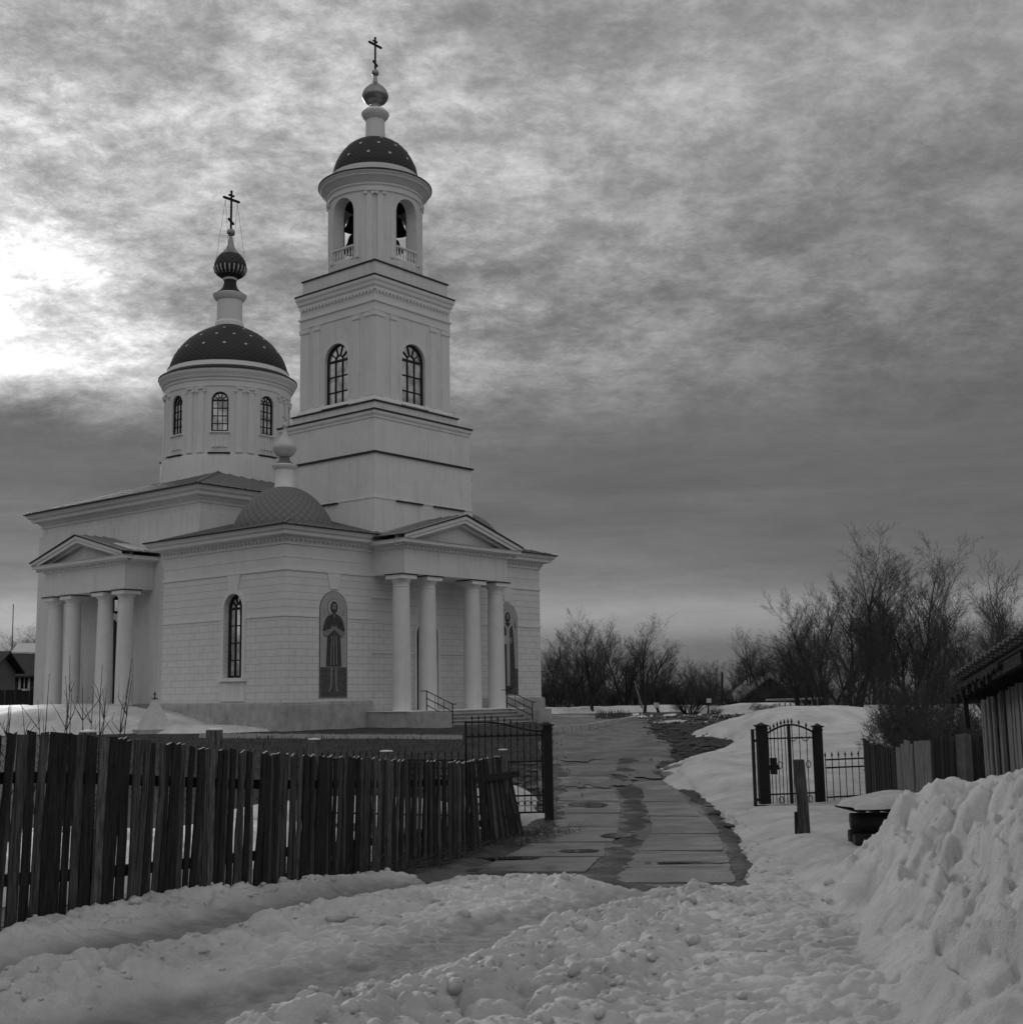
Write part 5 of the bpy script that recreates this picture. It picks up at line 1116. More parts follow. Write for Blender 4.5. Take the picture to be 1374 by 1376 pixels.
# log pile with slate sheet and snow
lb = base(1172, 15.2); zt = at(1172, 1085, 15.2)[2]
for i, (dx, dz, dy, r, L_, lab) in enumerate(((0, .04, 0, .085, .62, 'charred dark log at the bottom front of the pile under the slate sheet'), (.05, .06, .24, .09, .7, 'dark log behind the front log of the snow-capped pile'), (.02, .26, .1, .095, .66, 'uppermost dark log of the snow-capped pile'))):
    e = empty('log', (lb[0]+dx, lb[1]+dy, lb[2]+dz+.26), random.uniform(-.12, .12), label=lab, cat='log'); m = MB(); m.tube([(-L_/2, 0, 0), (0, .01, .01), (L_/2, 0, 0)], [r*1.05, r, r*.95], 12, 'bark'); m.build('trunk', e); m = MB(); m.tube([(-L_/2-.004, 0, 0), (-L_/2-.001, 0, 0)], [r*.9]*2, 12, 'wood_old'); m.build('cut_end', e); m = MB(); m.tube([(L_/2+.001, 0, 0), (L_/2+.004, 0, 0)], [r*.85]*2, 12, 'wood_old'); m.build('cut_end', e)
e = empty('slate_sheet', (lb[0]+.08, lb[1]+.1, zt-.02), .1, label='wavy slate sheet laid on the dark logs under a cap of snow', cat='sheet'); m = MB(); vs = []; fs = []; n = 48
for i in range(n+1):
    x = -.42+.98*i/n; w = .028*math.sin(x*2*PI/.17)
    for y in (-.34, .5):
        vs += [(x, y, w+.0*y), (x, y, w+.01)]
for i in range(n): a = i*4; c = a+4; fs += [(a, c, c+2, a+2), (a+1, a+3, c+3, c+1), (a, a+1, c+1, c)]
m.add(vs, fs, 'roof_edge'); m.build('sheet', e, smooth=True)
m = MB(); vs = []; fs = []; n1, n2 = 26, 16
for i in range(n1+1):
    for j in range(n2+1):
        u, v = i/n1*2-1, j/n2*2-1; hh = (max(0, 1-u**4)*max(0, 1-v**4))**.5; vs.append((.12+u*.55*(1+.06*math.sin(v*5)), .06+v*.42*(1+.05*math.sin(u*7)), .02+.13*hh*(1+.25*math.sin(u*4+1)+.12*math.sin(v*6+u*5))))
for i in range(n1):
    for j in range(n2): a = i*(n2+1)+j; fs.append((a, a+n2+1, a+n2+2, a+1))
m.add(vs, fs, 'snow'); m.build('snow_cap', e, smooth=True)
# ================================================================== TREES AND BUSHES
def grow_tree(seed, H, stems, spread, n1, n2, n3, n4, r0, up=.35, low=.18, ang=(.35, .75), twig='twig'):
    """bare tree: returns (trunk MB, crown MB)"""
    R = random.Random(seed); tr = MB(); cr = MB()
    def branch(p, d, L, r, lev):
        segs = (7, 5, 4, 3, 2)[lev]; pts = [p]; rs = [r]; dd = d.copy(); q = p.copy(); wob = (.10, .16, .2, .22, .2)[lev]
        for i in range(segs):
            dd = (dd+Vector((R.gauss(0, wob), R.gauss(0, wob), R.gauss(0, wob*.5)+up*(.12, .22, .2, .14, .1)[lev]))).normalized(); q = q+dd*(L/segs); pts.append(q.copy()); rs.append(r*(1-(i+1)/segs*.86))
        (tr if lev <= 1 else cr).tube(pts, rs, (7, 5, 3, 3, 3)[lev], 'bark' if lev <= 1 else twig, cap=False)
        if lev >= 4: return
        n = (n1, n2, n3, n4)[lev]
        for k in range(n):
            t = (low if lev == 0 else .2)+(1-(low if lev == 0 else .2))*((k+R.random())/n); t = min(t, .98); f = t*segs; i = min(int(f), segs-1); f -= i; b = pts[i].lerp(pts[i+1], f); ax = (pts[i+1]-pts[i]).normalized()
            a = R.uniform(*ang); phi = R.uniform(0, 2*PI); o = ax.orthogonal().normalized(); o2 = ax.cross(o); nd_ = (ax*math.cos(a)+(o*math.cos(phi)+o2*math.sin(phi))*math.sin(a)).normalized()
            ratio = (.60, .55, .50, .46)[lev]; LL = L*ratio*R.uniform(.6, 1.15)*(1-.5*t if lev == 0 else 1-.3*t); branch(b, nd_, LL, max(.0040, rs[i]*.55*(1 if lev else .8)), lev+1)
    for s in range(stems):
        a = 2*PI*s/stems+R.uniform(-.4, .4); sp = spread*R.uniform(.5, 1.2) if stems > 1 else R.uniform(-.06, .06)
        d = Vector((math.cos(a)*sp, math.sin(a)*sp, 1)).normalized(); hh = H*(1 if s == 0 else R.uniform(.72, 1.)); branch(Vector((math.cos(a)*.12*(stems > 1), math.sin(a)*.12*(stems > 1), -.15)), d, hh*.86, r0*(1 if stems == 1 else .75), 0)
    return tr, cr
def tree_proto(*a, name='bare_tree', **k):
    tr, cr = grow_tree(*a, **k); e = empty(name, (0, 0, 0)); t = tr.build('trunk', e); c = cr.build('crown', e); return e
PROT = {}
PROT['tall'] = tree_proto(1, 8., 2, .16, 22, 10, 8, 4, .13, up=.5, low=.22, ang=(.35, .75))
PROT['multi'] = tree_proto(2, 8., 5, .5, 13, 10, 8, 5, .13, up=.4, ang=(.3, .7))
PROT['vee'] = tree_proto(3, 8., 3, .55, 16, 9, 7, 4, .15, up=.3, low=.28, ang=(.35, .8))
PROT['round'] = tree_proto(4, 8., 3, .4, 16, 10, 7, 4, .17, up=.2, low=.25, ang=(.45, .95))
PROT['thin'] = tree_proto(5, 8., 1, 0, 22, 9, 6, 4, .09, up=.5, low=.3, ang=(.3, .6))
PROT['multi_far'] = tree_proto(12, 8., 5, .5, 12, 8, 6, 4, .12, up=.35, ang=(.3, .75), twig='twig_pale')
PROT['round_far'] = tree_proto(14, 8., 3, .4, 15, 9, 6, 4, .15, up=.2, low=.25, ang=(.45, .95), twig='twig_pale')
PROT['bush'] = tree_proto(6, 2.2, 18, .75, 10, 6, 5, 2, .03, up=.15, low=.08, ang=(.35, .9), name='bare_bush')
PROT['scrub'] = tree_proto(7, 2.6, 16, .5, 11, 6, 5, 2, .03, up=.35, low=.06, ang=(.3, .7), name='bare_bush')
used = set()
def plant(kind, px, Y, top, label, cat, group=None, width=1., base_H=None, sink=.05):
    p = at(px, 932, Y); zg = float(zb(Y)); h = at(px, top, Y)[2]-zg; H0 = PROT_H[kind]; src = PROT[kind]
    if kind in used: e = copy_tree(src)
    else: e = src; used.add(kind)
    e.location = (p[0], p[1], zg-sink); k = h/H0; e.scale = (k*width, k*width, k); e.rotation_euler = (0, 0, random.uniform(0, 2*PI))
    for q in ('group',):
        if q in e: del e[q]
    tag(e, label, cat, group); return e
PROT_H = {k: max(max(v[2] for v in [tuple(q.co) for q in c.data.vertices]) for c in e.children) for k, e in PROT.items()}
T = 'tree'
plant('vee', 757, 80, 838, 'bare tree with forked leaning trunks just right of the church corner', T, width=1.1)
plant('tall', 795, 79, 811, 'tall bare tree with twin upright tops standing between the forked tree and the leaning poles', T, width=1.05)
plant('thin', 812, 80, 822, 'slim bare tree close against the right side of the tall one', T)
plant('round', 868, 88, 818, 'broad bare tree with open crooked crown above the leaning poles', T, width=.95)
plant('thin', 845, 92, 850, 'small thin bare tree left of the crooked-crowned tree', T)
plant('thin', 893, 96, 868, 'slender bare tree right of the crooked-crowned tree', T)
plant('multi', 1108, 55, 762, 'many-stemmed bare tree at the left of the big clump', T, width=1.05)
plant('tall', 1147, 53, 700, 'tallest bare tree with pointed top in the big clump', T, width=1.15)
plant('multi', 1140, 50, 790, 'lower spreading bare tree with thick dark trunk in front of the tallest one', T, width=1.2)
plant('tall', 1218, 55, 710, 'second tallest bare tree in the big clump, right of the tallest', T, width=1.15)
plant('multi', 1238, 53, 752, 'many-stemmed bare tree right of the second tallest', T, width=.95)
plant('thin', 1180, 56, 765, 'slim bare tree in the gap between the two tallest trees', T, width=1.2)
plant('vee', 1272, 50, 790, 'forked bare tree left of the shed roof', T, width=1.)
plant('multi', 1332, 46, 738, 'bare tree with upswept branches rising behind the shed roof', T, width=.95)
plant('tall', 1375, 48, 765, 'bare tree at the right edge behind the shed', T, width=1.)
plant('tall', 1186, 58, 728, 'tall bare tree filling the middle of the big clump between the two tallest', T, width=1.1)
plant('round', 1075, 62, 806, 'bushy bare tree at the left foot of the big clump', T, width=1.1)
plant('vee', 1030, 92, 836, 'pale bare tree with open crown behind the gabled cabin', T)
plant('round', 1010, 98, 855, 'bare tree standing left behind the gabled cabin', T)
plant('multi', 782, 86, 832, 'broad many-stemmed bare tree behind the tall twin-topped tree', T, width=1.15)
plant('round', 838, 90, 838, 'rounded bare tree between the twin-topped tree and the leaning poles', T, width=1.2)
plant('thin', 735, 86, 845, 'bare tree half hidden by the church corner', T, width=1.3)
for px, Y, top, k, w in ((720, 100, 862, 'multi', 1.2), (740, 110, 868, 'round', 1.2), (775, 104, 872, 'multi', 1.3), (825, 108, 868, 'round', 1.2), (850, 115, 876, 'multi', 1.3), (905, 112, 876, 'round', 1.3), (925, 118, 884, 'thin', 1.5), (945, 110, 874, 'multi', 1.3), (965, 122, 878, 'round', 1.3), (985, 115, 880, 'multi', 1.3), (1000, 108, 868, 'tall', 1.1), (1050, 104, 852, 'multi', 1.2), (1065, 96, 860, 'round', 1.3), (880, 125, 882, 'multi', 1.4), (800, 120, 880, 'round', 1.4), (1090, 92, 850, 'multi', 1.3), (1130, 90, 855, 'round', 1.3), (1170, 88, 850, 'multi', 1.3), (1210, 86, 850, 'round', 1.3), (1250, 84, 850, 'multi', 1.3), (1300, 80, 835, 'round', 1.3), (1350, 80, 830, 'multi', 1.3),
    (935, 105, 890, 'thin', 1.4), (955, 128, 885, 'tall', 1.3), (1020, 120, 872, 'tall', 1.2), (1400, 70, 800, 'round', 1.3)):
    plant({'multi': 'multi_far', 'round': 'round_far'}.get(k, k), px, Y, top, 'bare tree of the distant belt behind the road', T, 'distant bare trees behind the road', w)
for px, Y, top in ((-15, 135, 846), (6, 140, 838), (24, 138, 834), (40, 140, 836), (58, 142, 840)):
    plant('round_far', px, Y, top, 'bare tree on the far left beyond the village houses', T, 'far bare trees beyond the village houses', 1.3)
B = 'bush'
for px, Y, top, lab, w in ((925, 72, 908, 'dark rounded bush left of the white-topped sign post', 1.6), (985, 78, 905, 'dense grey bush in front of the gabled cabin', 1.6), (1025, 70, 940, 'low grey bush at the edge of the mud, right of the sign post', 2.2), (960, 64, 947, 'small low bush at the foot of the sign post', 1.6)):
    plant('bush', px, Y, top, lab, B, None, w)
for px, Y, top, w in ((1215, 33, 900, .9), (1240, 30, 890, 1.0), (1268, 28, 880, 1.1), (1298, 26, 890, 1.1), (1225, 27, 930, .9), (1258, 24, 925, 1.1), (1288, 23, 930, 1.1), (1200, 36, 925, .8)):
    plant('scrub' if random.random() < .5 else 'bush', px, Y, top, 'tangled bare bush behind the planks and corrugated sheets', B, 'bushes behind the board fence', w)
for px, Y, top, w in ((745, 92, 905, 1.8), (790, 95, 908, 1.8), (830, 98, 912, 1.8), (885, 100, 905, 1.8), (910, 100, 900, 1.6), (945, 96, 908, 1.7), (1065, 75, 900, 1.8), (1090, 68, 905, 1.8), (1140, 61, 922, 1.6), (1200, 60, 915, 1.6), (1265, 60, 905, 1.6), (1300, 56, 880, 1.6), (1040, 84, 915, 1.7), (770, 102, 900, 1.8), (860, 104, 902, 1.8), (715, 98, 905, 1.8), (815, 90, 922, 1.6), (900, 92, 925, 1.6)):
    plant('scrub', px, Y, top, 'dense bare thicket under the distant trees', B, 'undergrowth beneath the trees', w)
for k, e in PROT.items():
    if k not in used: print('unused', k)

# saplings behind the picket fence
def sapling(px, Y, py0, tops, label):
    b = base(px, Y); e = empty('sapling', b, 0, label=label, cat='sapling', group='leafless saplings behind the picket fence'); m = MB(); q = MB()
    for (tx, ty) in tops:
        t = at(tx, ty, Y); d = np.array([t[0]-b[0], random.uniform(-.2, .2), t[2]-b[2]]); pts = [(d[0]*f**1.25+random.gauss(0, .012), d[1]*f, d[2]*f) for f in np.linspace(0, 1, 7)]; m.tube(pts, [.013*(1-.8*f) for f in np.linspace(0, 1, 7)], 5, 'bark', cap=False)
        for k in range(7):
            f = random.uniform(.3, .95); i = int(f*6); p = Vector(pts[i]); L_ = random.uniform(.12, .42); a = random.uniform(-1, 1); q.tube([p, p+Vector((a*L_*.45, random.uniform(-.1, .1), L_*.55)), p+Vector((a*L_*.7, random.uniform(-.1, .1), L_))], [.006, .004, .002], 3, 'twig', cap=False)
    m.build('stem', e); q.build('twigs', e)
sapling(62, 14.5, 990, [(50, 940), (64, 905), (40, 950)], 'leftmost leafless sapling above the picket fence tops')
sapling(92, 14.8, 990, [(84, 908), (92, 880), (105, 925)], 'leafless sapling before the two left portico columns')
sapling(116, 14.4, 990, [(108, 925), (122, 930)], 'short thin sapling between the taller saplings')
sapling(134, 14.6, 990, [(129, 893), (140, 925)], 'tall straight sapling before the third portico column')
sapling(147, 14.2, 990, [(173, 884), (176, 915), (165, 945)], 'sapling with shoots leaning right before the last portico column')
sapling(20, 14.0, 990, [(8, 950), (22, 945)], 'low sapling at the left edge of the photo')

# ================================================================== SMALL THINGS ROUND THE CHURCH
# pyramid monument
b = np.array(at(207, 977, 50.5)); e = empty('pyramid_monument', (b[0], b[1], float(zb(50.5))+.1), .5, label='small white pyramid-shaped monument with a tiny finial beside the church wall', cat='monument')
hp = at(207, 939, 50.5)[2]-e.location.z; m = MB(); q = .62; m.add([(-q, -q, 0), (q, -q, 0), (q, q, 0), (-q, q, 0), (-.05, -.05, hp), (.05, -.05, hp), (.05, .05, hp), (-.05, .05, hp)], [(0, 1, 5, 4), (1, 2, 6, 5), (2, 3, 7, 6), (3, 0, 4, 7), (4, 5, 6, 7)], 'monument'); m.build('body', e)
m = MB(); m.box(-.11, .11, -.11, .11, hp, hp+.03, 'iron'); m.tube([(0, 0, hp+.03), (0, 0, hp+.28)], [.03, .02], 8, 'iron'); m.box(-.07, .07, -.02, .02, hp+.16, hp+.19, 'iron'); m.build('finial', e)
m = MB(); m.box(-.8, .8, -.8, .8, -.35, 0, 'plinth'); m.build('base', e)
# toothed white edging in front of the church
A = np.array(base(270, 47.2)); Bp = np.array(base(622, 44.5)); e = empty('garden_edging', A, 0, label='low white toothed brick edging along the church forecourt', cat='edging'); m = MB(); n = 110
for i in range(n):
    p = (Bp-A)*(i/n); p[2] = float(zb(A[1]+p[1]))-A[2]; s = .045; h = .10+.03*random.random(); m.poly([(p[0]-s, p[1], p[2]-.1), (p[0]+s, p[1], p[2]-.1), (p[0]+s, p[1], p[2]+h-.06), (p[0], p[1], p[2]+h), (p[0]-s, p[1], p[2]+h-.06)], (0, .1, 0), 'kerb_stone')
m.build('edging_bricks', e)
# kerbed bed right of the church
kp = [g(742, 984), g(790, 980), g(830, 973), g(854, 968)]; e = empty('kerb', (kp[0][0], kp[0][1], float(zb(kp[0][1]))), 0, label='pale stone kerb curving round the paved bed right of the church', cat='kerb'); m = MB()
for k in range(3):
    for t in range(4):
        a = np.array(kp[k])*(1-t/4)+np.array(kp[k+1])*(t/4); b2 = np.array(kp[k])*(1-(t+.93)/4)+np.array(kp[k+1])*((t+.93)/4); o = np.array(kp[0]); za = float(zb(a[1]))-e.location.z; zb2 = float(zb(b2[1]))-e.location.z; m.beam((a[0]-o[0], a[1]-o[1], za+.02), (b2[0]-o[0], b2[1]-o[1], zb2+.02), .18, .34, 'kerb_stone')
m.build('kerb_stones', e)
m = MB(); pv = [g(735, 983), g(788, 977), g(826, 970), g(846, 966), g(800, 963.5), (CW(19, 2, 0)[0], CW(19, 2, 0)[1])]
m.poly([(x, y, float(zb(y))+.02) for x, y in pv], (0, 0, .1), 'slab'); tag(m.build('pavement'), kind='structure')
wd = MB()
for _ in range(260):
    x, y = g(rng.uniform(800, 845), rng.uniform(966, 970)); L_ = rng.uniform(.15, .5); a = rng.uniform(0, 6.3); z = float(zb(y)); wd.tube([(x, y, z), (x+.1*math.cos(a), y+.1*math.sin(a), z+L_*.6), (x+.3*L_*math.cos(a), y+.3*L_*math.sin(a), z+L_)], [.012, .01, .004], 3, 'weed', cap=False)
tag(wd.build('dry_stalks'), 'dry stalks standing in the kerbed bed right of the church', 'weeds', kind='stuff')
# leaning poles, sign post, stakes, mast
def pole(name, px0, py0, px1, py1, Y, r, label, cat, sign=None, mt='bark'):
    a = np.array(at(px0, py0, Y)); c = np.array(at(px1, py1, Y)); a[2] = float(zb(Y))-.1; e = empty(name, a, 0, label=label, cat=cat); m = MB(); m.tube([(0, 0, 0), tuple(c-a)], [r, r*.7], 8, mt); m.build('shaft', e)
    if sign: m = MB(); k = (c-a)*sign[0]; w = sign[1]; m.box(k[0]-w, k[0]+w, -r-.03, -r, k[2]-w*.9, k[2]+w*.9, 'white_paint'); m.build('sign_plate', e)
    return e
pole('wooden_pole', 866, 962, 870, 905, 78, .11, 'dark leaning pole under the crooked-crowned tree', 'pole')
pole('wooden_pole', 885, 962, 872, 918, 77, .09, 'pole leaning left with a small white plate, right of the dark pole', 'pole', (.28, .16))
pole('wooden_pole', 864, 945, 852, 915, 82, .06, 'thin pale pole leaning far left beside the dark pole', 'pole', None, 'slab')
pole('sign_post', 951, 962, 952, 940, 70, .05, 'short post with a small white sign head beyond the mud', 'sign', (.93, .13))
pole('antenna_mast', 16, 900, 18, 812, 110, .05, 'thin antenna mast rising above the village house on the left', 'mast')
pole('utility_pole', 970, 960, 970, 903, 100, .12, 'dark utility pole among the distant trees left of the cabin', 'pole')
# broken concrete lumps beside the road and clods of earth on the mud
for i, (px, py, s) in enumerate(((908, 1036, .20), (896, 1046, .16), (884, 1041, .13), (960, 1098, .1), (980, 1115, .07))):
    x, y = g(px, py); V = IV*np.array([s*1.5, s, s*.55])*(1+.25*np.sin(IV[:, :1]*4+i)); m = MB(); m.add(V, IFc, 'slab' if i < 3 else 'mud'); o = m.build('broken_stone', loc=(x, y, float(zb(y))+.06)); o.rotation_euler = (0, 0, i*1.3)
    tag(o, ['largest pale broken stone at the snow edge by the road', 'middle-sized pale stone left of the largest one', 'flat pale stone lying farther onto the road', 'dark stone on the snow beside the concrete slabs', 'tiny dark stone on the snow right of the slabs'][i], 'stone')
m = MB()
MP = np.array(MUD); lo, hi = MP.min(0), MP.max(0); q = rng.uniform(lo, hi, (2600, 2)); ins = polysd(q[:, 0][None], q[:, 1][None], MUD)[0] > -.3
for (x, y) in q[ins]:
    r = .02+.03*rng.exponential(); V = IV[:]*np.array([r*1.3, r, r*.6])*(1+.3*np.sin(IV[:, :1]*5+rng.random()*9)); m.add(V+np.array([x, y, float(gz(np.array([[x]]), np.array([[y]]))[0, 0])+r*.2]), IFc, 'mud')
tag(m.build('earth_clods'), 'clods of dark churned earth on the muddy patch', 'earth', kind='stuff')

# ================================================================== HOUSES
def house(px0, px1, Y, eave, ridge, label, wallm, roofm, depth=6., windows=(), gable=False, snow=False, rz=0.):
    b = base((px0+px1)/2, Y); e = empty('village_house', b, rz, label=label, cat='house'); hw = (at(px1, 932, Y)[0]-at(px0, 932, Y)[0])/2; ze = at((px0+px1)/2, eave, Y)[2]-b[2]; zr = at((px0+px1)/2, ridge, Y)[2]-b[2]
    m = MB(); m.box(-hw, hw, 0, depth, -.3, ze, wallm)
    if gable: m.add([(-hw, 0, ze), (hw, 0, ze), (0, 0, zr-.1), (-hw, depth, ze), (hw, depth, ze), (0, depth, zr-.1)], [(0, 1, 2), (3, 5, 4)], wallm)
    else: m.add([(-hw, 0, ze), (-hw, depth, ze), (-hw, depth/2, zr-.1), (hw, 0, ze), (hw, depth, ze), (hw, depth/2, zr-.1)], [(0, 1, 2), (3, 5, 4)], wallm)
    m.build('wall', e); m = MB(); o = .5; sl_ = (zr-ze)/(hw if gable else depth/2)
    if gable:
        for s in (-1, 1): m.poly([(s*(hw+o), -o, ze-sl_*o), (0, -o, zr), (0, depth+o, zr), (s*(hw+o), depth+o, ze-sl_*o)], (0, 0, .14), roofm); m.poly([(s*(hw+o), -o-.05, ze-sl_*o), (0, -o-.05, zr), (0, -o-.05, zr+.16), (s*(hw+o), -o-.05, ze-sl_*o+.16)], (0, .04, 0), 'slab')
    else:
        for s in (0, 1):
            y0, y1 = (-o, depth/2) if s == 0 else (depth+o, depth/2); m.poly([(-hw-o, y0, ze-sl_*o), (hw+o, y0, ze-sl_*o), (hw+o, y1, zr), (-hw-o, y1, zr)], (0, 0, .12), roofm)
    r = m.build('roof', e)
    if snow: m = MB(); m.poly([(-hw-o, depth/2-1.1, zr-sl_*1.1+.12), (hw+o, depth/2-1.3, zr-sl_*1.3+.12), (hw+o, depth/2, zr+.12), (-hw-o, depth/2, zr+.12)], (0, 0, .12), 'old_snow'); m.build('roof_snow', r)
    for (px, py, w, h) in windows:
        c = at(px, py, Y); x = c[0]-b[0]; z = c[2]-b[2]; m = MB()
        for s in (-1, 1): m.box(x+s*w-.07, x+s*w+.07, -.06, .02, z-h-.08, z+h+.08, 'white_paint')
        m.box(x-w, x+w, -.06, .02, z+h-.06, z+h+.08, 'white_paint'); m.box(x-w, x+w, -.06, .02, z-h-.08, z-h+.06, 'white_paint'); m.box(x-.03, x+.03, -.05, .02, z-h, z+h, 'white_paint'); f = m.build('window', e); m = MB(); m.box(x-w, x+w, -.02, .01, z-h, z+h, 'dark_inside'); m.build('pane', f)
    return e
house(4, 75, 88, 905, 866, 'log village house with snow strip on its dark roof and a white-framed window', 'log_wall', 'roof_edge', 7, ((33, 916, .32, .55),), snow=True)
house(-100, -20, 78, 900, 876, 'darker village house with low sheet roof cut by the left edge', 'house_wall', 'log_wall', 6, (), rz=.1)
boardfence('village_fence', [(-40, 74), (44, 76)], [(-40, 926), (44, 928)], .2, ['wood_dark', 'iron'], 'dark slatted fence in front of the village houses on the left', t=.03)
house(1000, 1066, 95, 936, 911, 'small gabled cabin among the trees beyond the road', 'log_wall', 'slate_sheet', 7, (), gable=True)
m = MB()
e = empty('village_fence', base(1062, 66), 0, label='pale low rail fence between the cabin and the snow mound', cat='fence')
for i in range(9): m.beam((i*.28-.6, 0, 0), (i*.28-.6, 0, .75), .06, .05, 'wood_pale')
m.build('picket_panel', e); m = MB(); m.beam((-1.3, 0, .7), (1.9, 0, .74), .06, .1, 'kerb_stone'); m.build('rail', e)

# ================================================================== SKY AND LIGHT
sd = ray(-25, 460); sd = sd/np.linalg.norm(sd); SEL = math.asin(sd[2]); SAZ = math.atan2(sd[0], sd[1])
w = bpy.data.worlds.new('World'); S.world = w; w.use_nodes = True; nt = w.node_tree; nt.nodes.clear(); L = nt.links.new
def m2(op, a, b=0., c=None, clamp=False):
    n = nd(nt, 'ShaderNodeMath', operation=op, use_clamp=clamp)
    for i, q in enumerate((a, b, c)):
        if q is None: continue
        if isinstance(q, (int, float)): n.inputs[i].default_value = q
        else: L(q, n.inputs[i])
    return n.outputs[0]
def mr(x, a, b, c=0., d=1., smooth=True):
    n = nd(nt, 'ShaderNodeMapRange'); n.interpolation_type = 'SMOOTHSTEP' if smooth else 'LINEAR'
    L(x, n.inputs['Value']); n.inputs['From Min'].default_value = a; n.inputs['From Max'].default_value = b; n.inputs['To Min'].default_value = c; n.inputs['To Max'].default_value = d; return n.outputs['Result']
tc = nd(nt, 'ShaderNodeTexCoord'); nrm = nd(nt, 'ShaderNodeVectorMath', operation='NORMALIZE'); L(tc.outputs['Generated'], nrm.inputs[0]); DV = nrm.outputs['Vector']
sp = nd(nt, 'ShaderNodeSeparateXYZ'); L(DV, sp.inputs[0]); dz = sp.outputs['Z']
k = m2('ADD', m2('MAXIMUM', dz, 0.), .26); cx = m2('DIVIDE', sp.outputs['X'], k); cy = m2('DIVIDE', sp.outputs['Y'], k)
cb = nd(nt, 'ShaderNodeCombineXYZ'); L(cx, cb.inputs[0]); L(cy, cb.inputs[1]); CV = cb.outputs[0]
def noise(v, s, det=8, ro=.55, dist=0., off=(0, 0, 0), st=(1, 1, 1)):
    mp = nd(nt, 'ShaderNodeMapping'); L(v, mp.inputs['Vector']); mp.inputs['Location'].default_value = off; mp.inputs['Scale'].default_value = st
    n = nd(nt, 'ShaderNodeTexNoise'); L(mp.outputs[0], n.inputs['Vector']); n.inputs['Scale'].default_value = s; n.inputs['Detail'].default_value = det; n.inputs['Roughness'].default_value = ro; n.inputs['Distortion'].default_value = dist; return n.outputs['Fac']
nA = noise(CV, 2.6, 14, .68, .25, (3.1, 1.7, 0)); nB = noise(CV, 8.5, 14, .72, .2, (0, 5, 2)); nC = noise(CV, .8, 4, .5, .3, (7, 2, 1)); nD = noise(CV, 26., 12, .75, .2, (1, 1, 4), (1, 1.25, 1))
nE = noise(DV, 3.2, 9, .6, .4, (2, 3, 5), (1, 1, 9))       # flat stratus bands low down
sky = nd(nt, 'ShaderNodeTexSky'); sky.sky_type = 'NISHITA'; sky.sun_disc = False; sky.sun_elevation = SEL; sky.sun_rotation = SAZ; sky.dust_density = 3
bw = nd(nt, 'ShaderNodeRGBToBW'); L(sky.outputs[0], bw.inputs[0])
ramp = nd(nt, 'ShaderNodeValToRGB'); L(dz, ramp.inputs['Fac']); cr = ramp.color_ramp; cr.interpolation = 'B_SPLINE'
stops = [(0., 1.35), (.034, 1.45), (.05, 3.3), (.066, 3.1), (.082, 1.6), (.13, 1.5), (.20, 1.6), (.27, 1.9), (.36, 2.75), (.46, 3.5), (.7, 3.9), (1., 3.9)]
cr.elements[0].position = 0; cr.elements[0].color = grey(stops[0][1]/4); cr.elements[1].position = 1; cr.elements[1].color = grey(stops[-1][1]/4)
for p_, v_ in stops[1:-1]: e = cr.elements.new(p_); e.color = grey(v_/4)
rb = nd(nt, 'ShaderNodeRGBToBW'); L(ramp.outputs[0], rb.inputs[0]); bas0 = m2('MULTIPLY', rb.outputs[0], 4.)
dt = nd(nt, 'ShaderNodeVectorMath', operation='DOT_PRODUCT'); L(DV, dt.inputs[0]); dt.inputs[1].default_value = tuple(sd); dp_ = m2('MAXIMUM', dt.outputs['Value'], 0.)
bas = m2('MULTIPLY', bas0, mr(dp_, .70, .97, .80, 1.10)); hi = mr(dz, .17, .28)                       # texture stronger high up
cA = m2('SUBTRACT', mr(nA, .36, .64), .5); cB = m2('SUBTRACT', mr(nB, .37, .63), .5); cD = m2('SUBTRACT', mr(nD, .36, .64), .5)
tex = m2('ADD', m2('MULTIPLY', cA, .38), m2('ADD', m2('MULTIPLY', cB, .36), m2('MULTIPLY', cD, .22)))
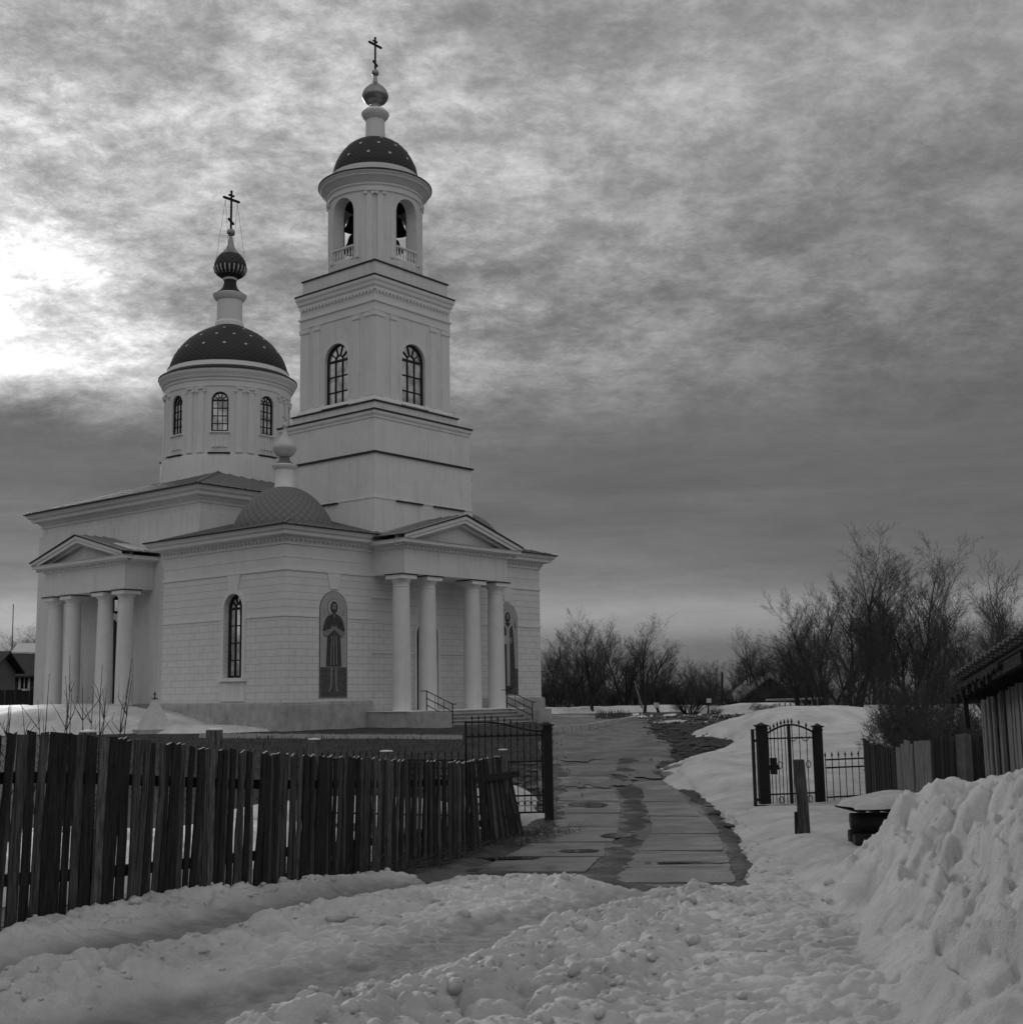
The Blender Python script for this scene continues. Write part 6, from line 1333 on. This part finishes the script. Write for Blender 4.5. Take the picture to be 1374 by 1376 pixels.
tex = m2('ADD', m2('MULTIPLY', tex, m2('MULTIPLY_ADD', hi, .85, .15)), m2('MULTIPLY', m2('SUBTRACT', nC, .5), .5))
tex = m2('ADD', tex, m2('MULTIPLY', m2('SUBTRACT', nE, .5), m2('MULTIPLY_ADD', hi, -.55, .75)))
near_ = m2('POWER', dp_, 7.)
tex = m2('MULTIPLY', tex, m2('MULTIPLY_ADD', near_, .8, .8))
shade = m2('EXPONENT', m2('MULTIPLY', tex, 1.05))
lw = m2('ADD', dz, m2('MULTIPLY', m2('SUBTRACT', nA, .5), .09))
open_ = mr(lw, .203, .258)                 # the sun side clears above the low cloud bank
g1 = m2('MULTIPLY', m2('POWER', dp_, 14.), 1.6); g2 = m2('MULTIPLY', m2('POWER', dp_, 260.), 9.)
glow = m2('MULTIPLY', m2('ADD', g1, g2), m2('MULTIPLY_ADD', open_, 1.0, .03))
bank_ = m2('SUBTRACT', 1., m2('MULTIPLY', m2('MULTIPLY', mr(lw, .10, .15), m2('SUBTRACT', 1., open_)), m2('MULTIPLY', m2('POWER', dp_, 10.), .45)))
cl_ = m2('MULTIPLY', m2('MULTIPLY', m2('ADD', bas, glow), shade), bank_)
behind = mr(sp.outputs['Y'], -.5, .35, 1.85, 1.)
cl_ = m2('MULTIPLY', cl_, behind)
tot = m2('ADD', m2('MULTIPLY', cl_, .96), m2('MULTIPLY', bw.outputs[0], .006))
cc = nd(nt, 'ShaderNodeCombineXYZ')
for i in range(3): L(tot, cc.inputs[i])
bg = nd(nt, 'ShaderNodeBackground'); L(cc.outputs[0], bg.inputs['Color']); bg.inputs['Strength'].default_value = .1
ow = nd(nt, 'ShaderNodeOutputWorld'); L(bg.outputs[0], ow.inputs['Surface'])
sl_ = bpy.data.lights.new('sun', 'SUN'); sl_.energy = .9; sl_.angle = math.radians(11); so = bpy.data.objects.new('sun', sl_); COL.objects.link(so)
so.rotation_euler = Vector(tuple(-sd)).to_track_quat('-Z', 'Y').to_euler()
S.view_settings.view_transform = 'Standard'; S.view_settings.look = 'None'; S.view_settings.gamma = 1; S.view_settings.exposure = .1
bpy.context.view_layer.update()
